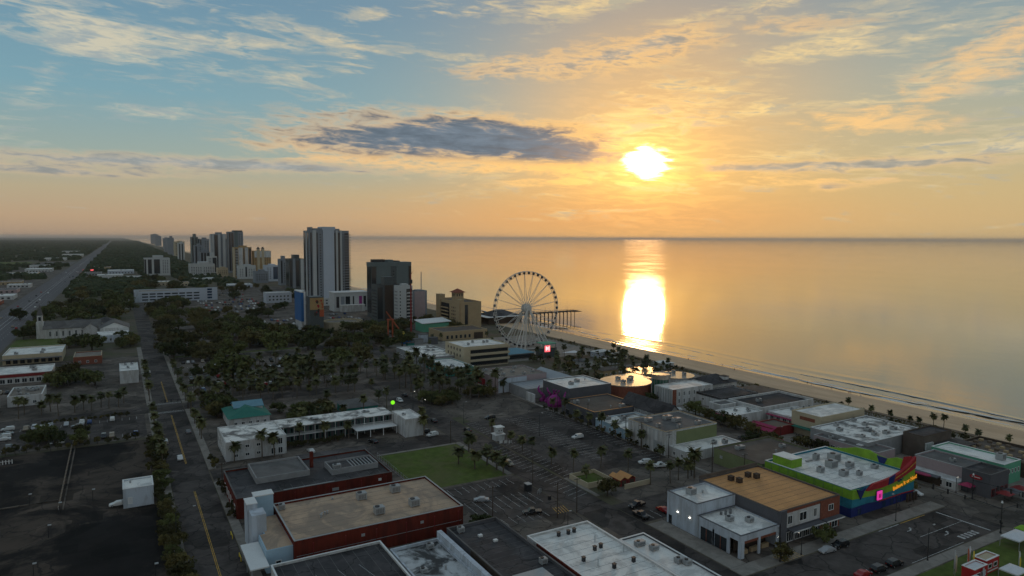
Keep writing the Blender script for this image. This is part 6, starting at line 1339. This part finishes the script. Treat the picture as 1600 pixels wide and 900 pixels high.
slab(tag(thing('rubbish_bin','small black bin on the avenue pavement','bin',(112.2,170.9,0))),'body','steel_black',(111.8,170.5,0,112.6,171.3,1.3))
r=thing('fenced_island','cream walled planting island with small grass patch in the car park','planter',(135,174,0)); MB().ring(127.9,172.5,138,182.8,0,1.8,.35).build('wall','cream_wall',r); MB().rect(128.2,172.8,137.7,182.5,.6).build('planting','grass_ground',r)
for k,(x0,x1,lb) in enumerate(((138.2,141.0,'red shed with orange roof, left of the pair'),(141.4,144.3,'red shed with orange roof, right of the pair'))):
    r=thing('small_shed',lb,'shed',((x0+x1)/2,171.5,0)); MB().box(x0,168.8,0,x1,174.4,2.2).build('wall','dark_red',r); MB().gable(x0,168.8,x1,174.4,2.21,3.0,'y',.2,.12).build('roof','roof_orange',r); slab(r,'door','wood_dark',(x0+.6,168.7,0.05,x1-.6,168.79,1.9))
tag(MB().box(138,166.2,0,148.5,166.6,1.6).build('low_garden_wall','cream_wall'),'low cream wall in front of the red sheds','wall')
# barriers on the dark lot
r=thing('guard_rail','long double pale rail crossing the dark lot','barrier',(-17.5,268,0))
for i in range(18):
    y=235+i*4; slab(r,'post','galv',(-17.6,y,0,-17.4,y+.2,1.0)); 
slab(r,'rail','wood',(-17.7,234.5,.75,-17.3,303,.95)); slab(r,'kerb','asphalt_old',(-16.6,234.5,0,-16.2,303,.3))
r=thing('lot_kerb','low dark kerb across the left of the dark lot','kerb',(-30,243,0)); slab(r,'kerb','asphalt_old',(-75,243.5,0,-18,244,.3))
for k,(x,y) in enumerate(((-25.2,243),(-17,231),(-9,238.4),(-18.4,214),(-19.6,190),(5.2,176),(-24,300))): 
    r=thing('lot_lamp',['short lamp post by the kerb of the dark lot','short lamp post at the near end of the guard rail','short lamp post between rail and block building','tall leaning lamp post in the dark lot','nearest lamp post in the dark lot','lamp post at the hedge near the bottom edge','lamp post at the far end of the guard rail'][k],'lamp post',(x,y,0)); b=MB(); b.tube((x,y,0),(x,y,3.4),.09,.07,6); b.build('post','steel_black',r); slab(r,'head','galv',(x-.1,y-.3,3.41,x+.7,y+.3,3.6))
r=thing('white_fence','short white picket stand beside the dark lot','fence',(-40,292,0))
for i in range(9): slab(r,'picket','white_paint',(-42+i*.9,292,0,-41.75+i*.9,292.1,1.5))
slab(r,'rail','white_paint',(-42,292.11,.9,-34.6,292.16,1.05))
for k,(y,l) in enumerate(((190.7,'yellow bollard pair on the right kerb, farther one'),(176.3,'yellow bollard pair on the right kerb, nearer one'))):
    r=thing('yellow_barrier',l,'bollard',(23.9,y,0)); slab(r,'post','yellow_plastic',(23.8,y-1.5,0,24.0,y-1.3,1.1)); slab(r,'post','yellow_plastic',(23.8,y+1.3,0,24.0,y+1.5,1.1)); slab(r,'bar','yellow_plastic',(23.83,y-1.29,.8,23.97,y+1.29,1.0))
# chain-link fence by the lawn
r=thing('lawn_fence','thin wire fence along the left side of the lawn','fence',(79.6,216,0))
for i in range(17): slab(r,'post','galv',(79.5,197+i*2.4,0,79.58,197.08+i*2.4,1.8))
slab(r,'rail','galv',(79.52,197,1.75,79.57,235.6,1.8)); slab(r,'rail','galv',(79.52,197,.1,79.57,235.6,.14))
# ---------------------------------------------------------------- people on the beach
def person_mesh(walk,top,bottom):
    b=MB(); k=8
    def tubes(pts):
        n=len(pts); vs=[]
        for (x,y,z,rx,ry) in pts: vs+=[(x+rx*math.cos(2*math.pi*j/k),y+ry*math.sin(2*math.pi*j/k),z) for j in range(k)]
        b.add(vs,[(l*k+j,l*k+(j+1)%k,(l+1)*k+(j+1)%k,(l+1)*k+j) for l in range(n-1) for j in range(k)]+[tuple(range(k-1,-1,-1)),tuple(range((n-1)*k,n*k))])
    b.cur=2
    for s in (-1,1):
        st=s*walk; tubes([(s*.09,st*.28,0.0,.05,.11),(s*.09,st*.26,.08,.045,.06),(s*.09,st*.17,.28,.06,.065),(s*.09,st*.10,.48,.055,.06)])
    b.cur=1
    for s in (-1,1): tubes([(s*.09,s*walk*.10,.47,.075,.08),(s*.1,0,.86,.09,.11)])
    b.cur=0; tubes([(0,0,.82,.17,.12),(0,0,.98,.15,.10),(0,0,1.22,.18,.12),(0,0,1.42,.19,.10),(0,0,1.48,.09,.07)])
    b.cur=2
    for s in (-1,1): tubes([(s*.24,-s*walk*.12,.78,.035,.03),(s*.24,-s*walk*.05,1.05,.04,.04),(s*.22,0,1.42,.055,.055)])
    tubes([(0,0,1.46,.055,.055),(0,0.01,1.54,.06,.07),(0,.01,1.62,.08,.095),(0,0,1.72,.08,.09),(0,0,1.78,.03,.03)])
    return b.mesh('person',[top,bottom,'skin'],smooth=True)
PM=[person_mesh(.9,'car_blue','steel_black'),person_mesh(.3,'car_red','car_grey'),person_mesh(.8,'steel_black','car_tan'),person_mesh(.5,'white_paint','car_blue')]
PL=[(329,455.6,'person walking near the waterline beyond the wheel'),(328.5,420,'person strolling on the sand right of the wheel'),(331,385.5,'person at the glowing water edge'),(314,380,'person on dry sand below the sun path'),(330.5,304.8,'person standing alone at the water edge above the hip roof'),(325,290,'person in dark clothes on the sand'),(331.5,243.6,'person wading, left of the group'),(332.2,241.5,'person wading beside another, left group'),(331.4,228.6,'person walking in shallow wash'),(330,217.5,'left one of a couple walking on the beach'),(330.7,217.0,'right one of a couple walking on the beach'),(329.5,210.5,'person a few steps right of the couple'),(322,350,'person on the sand below the garden'),(326,330,'person jogging on firm sand')]
for i,(x,y,l) in enumerate(PL):
    z=-.25 if x<320 else (-.62 if x<328 else -.85); o=link('person',PM[i%4],None,(x,y,z),rnd.uniform(0,6.28)); tag(o,l,'person')
# ---------------------------------------------------------------- haze
hb=MB(); hb.box(-59000,-700,-6,59000,59000,135); hz=hb.build('haze','lime'); hz.data.materials.clear()
hm=bpy.data.materials.new('haze'); hm.use_nodes=True; t=hm.node_tree; t.nodes.clear(); pv=t.nodes.new('ShaderNodeVolumePrincipled'); ho=t.nodes.new('ShaderNodeOutputMaterial'); t.links.new(pv.outputs[0],ho.inputs['Volume'])
pv.inputs['Color'].default_value=(.99,.95,.90,1); pv.inputs['Density'].default_value=HAZE; pv.inputs['Anisotropy'].default_value=0.35
hz.data.materials.append(hm); tag(hz,'pale sea haze filling the air over town and water','haze',kind='stuff')
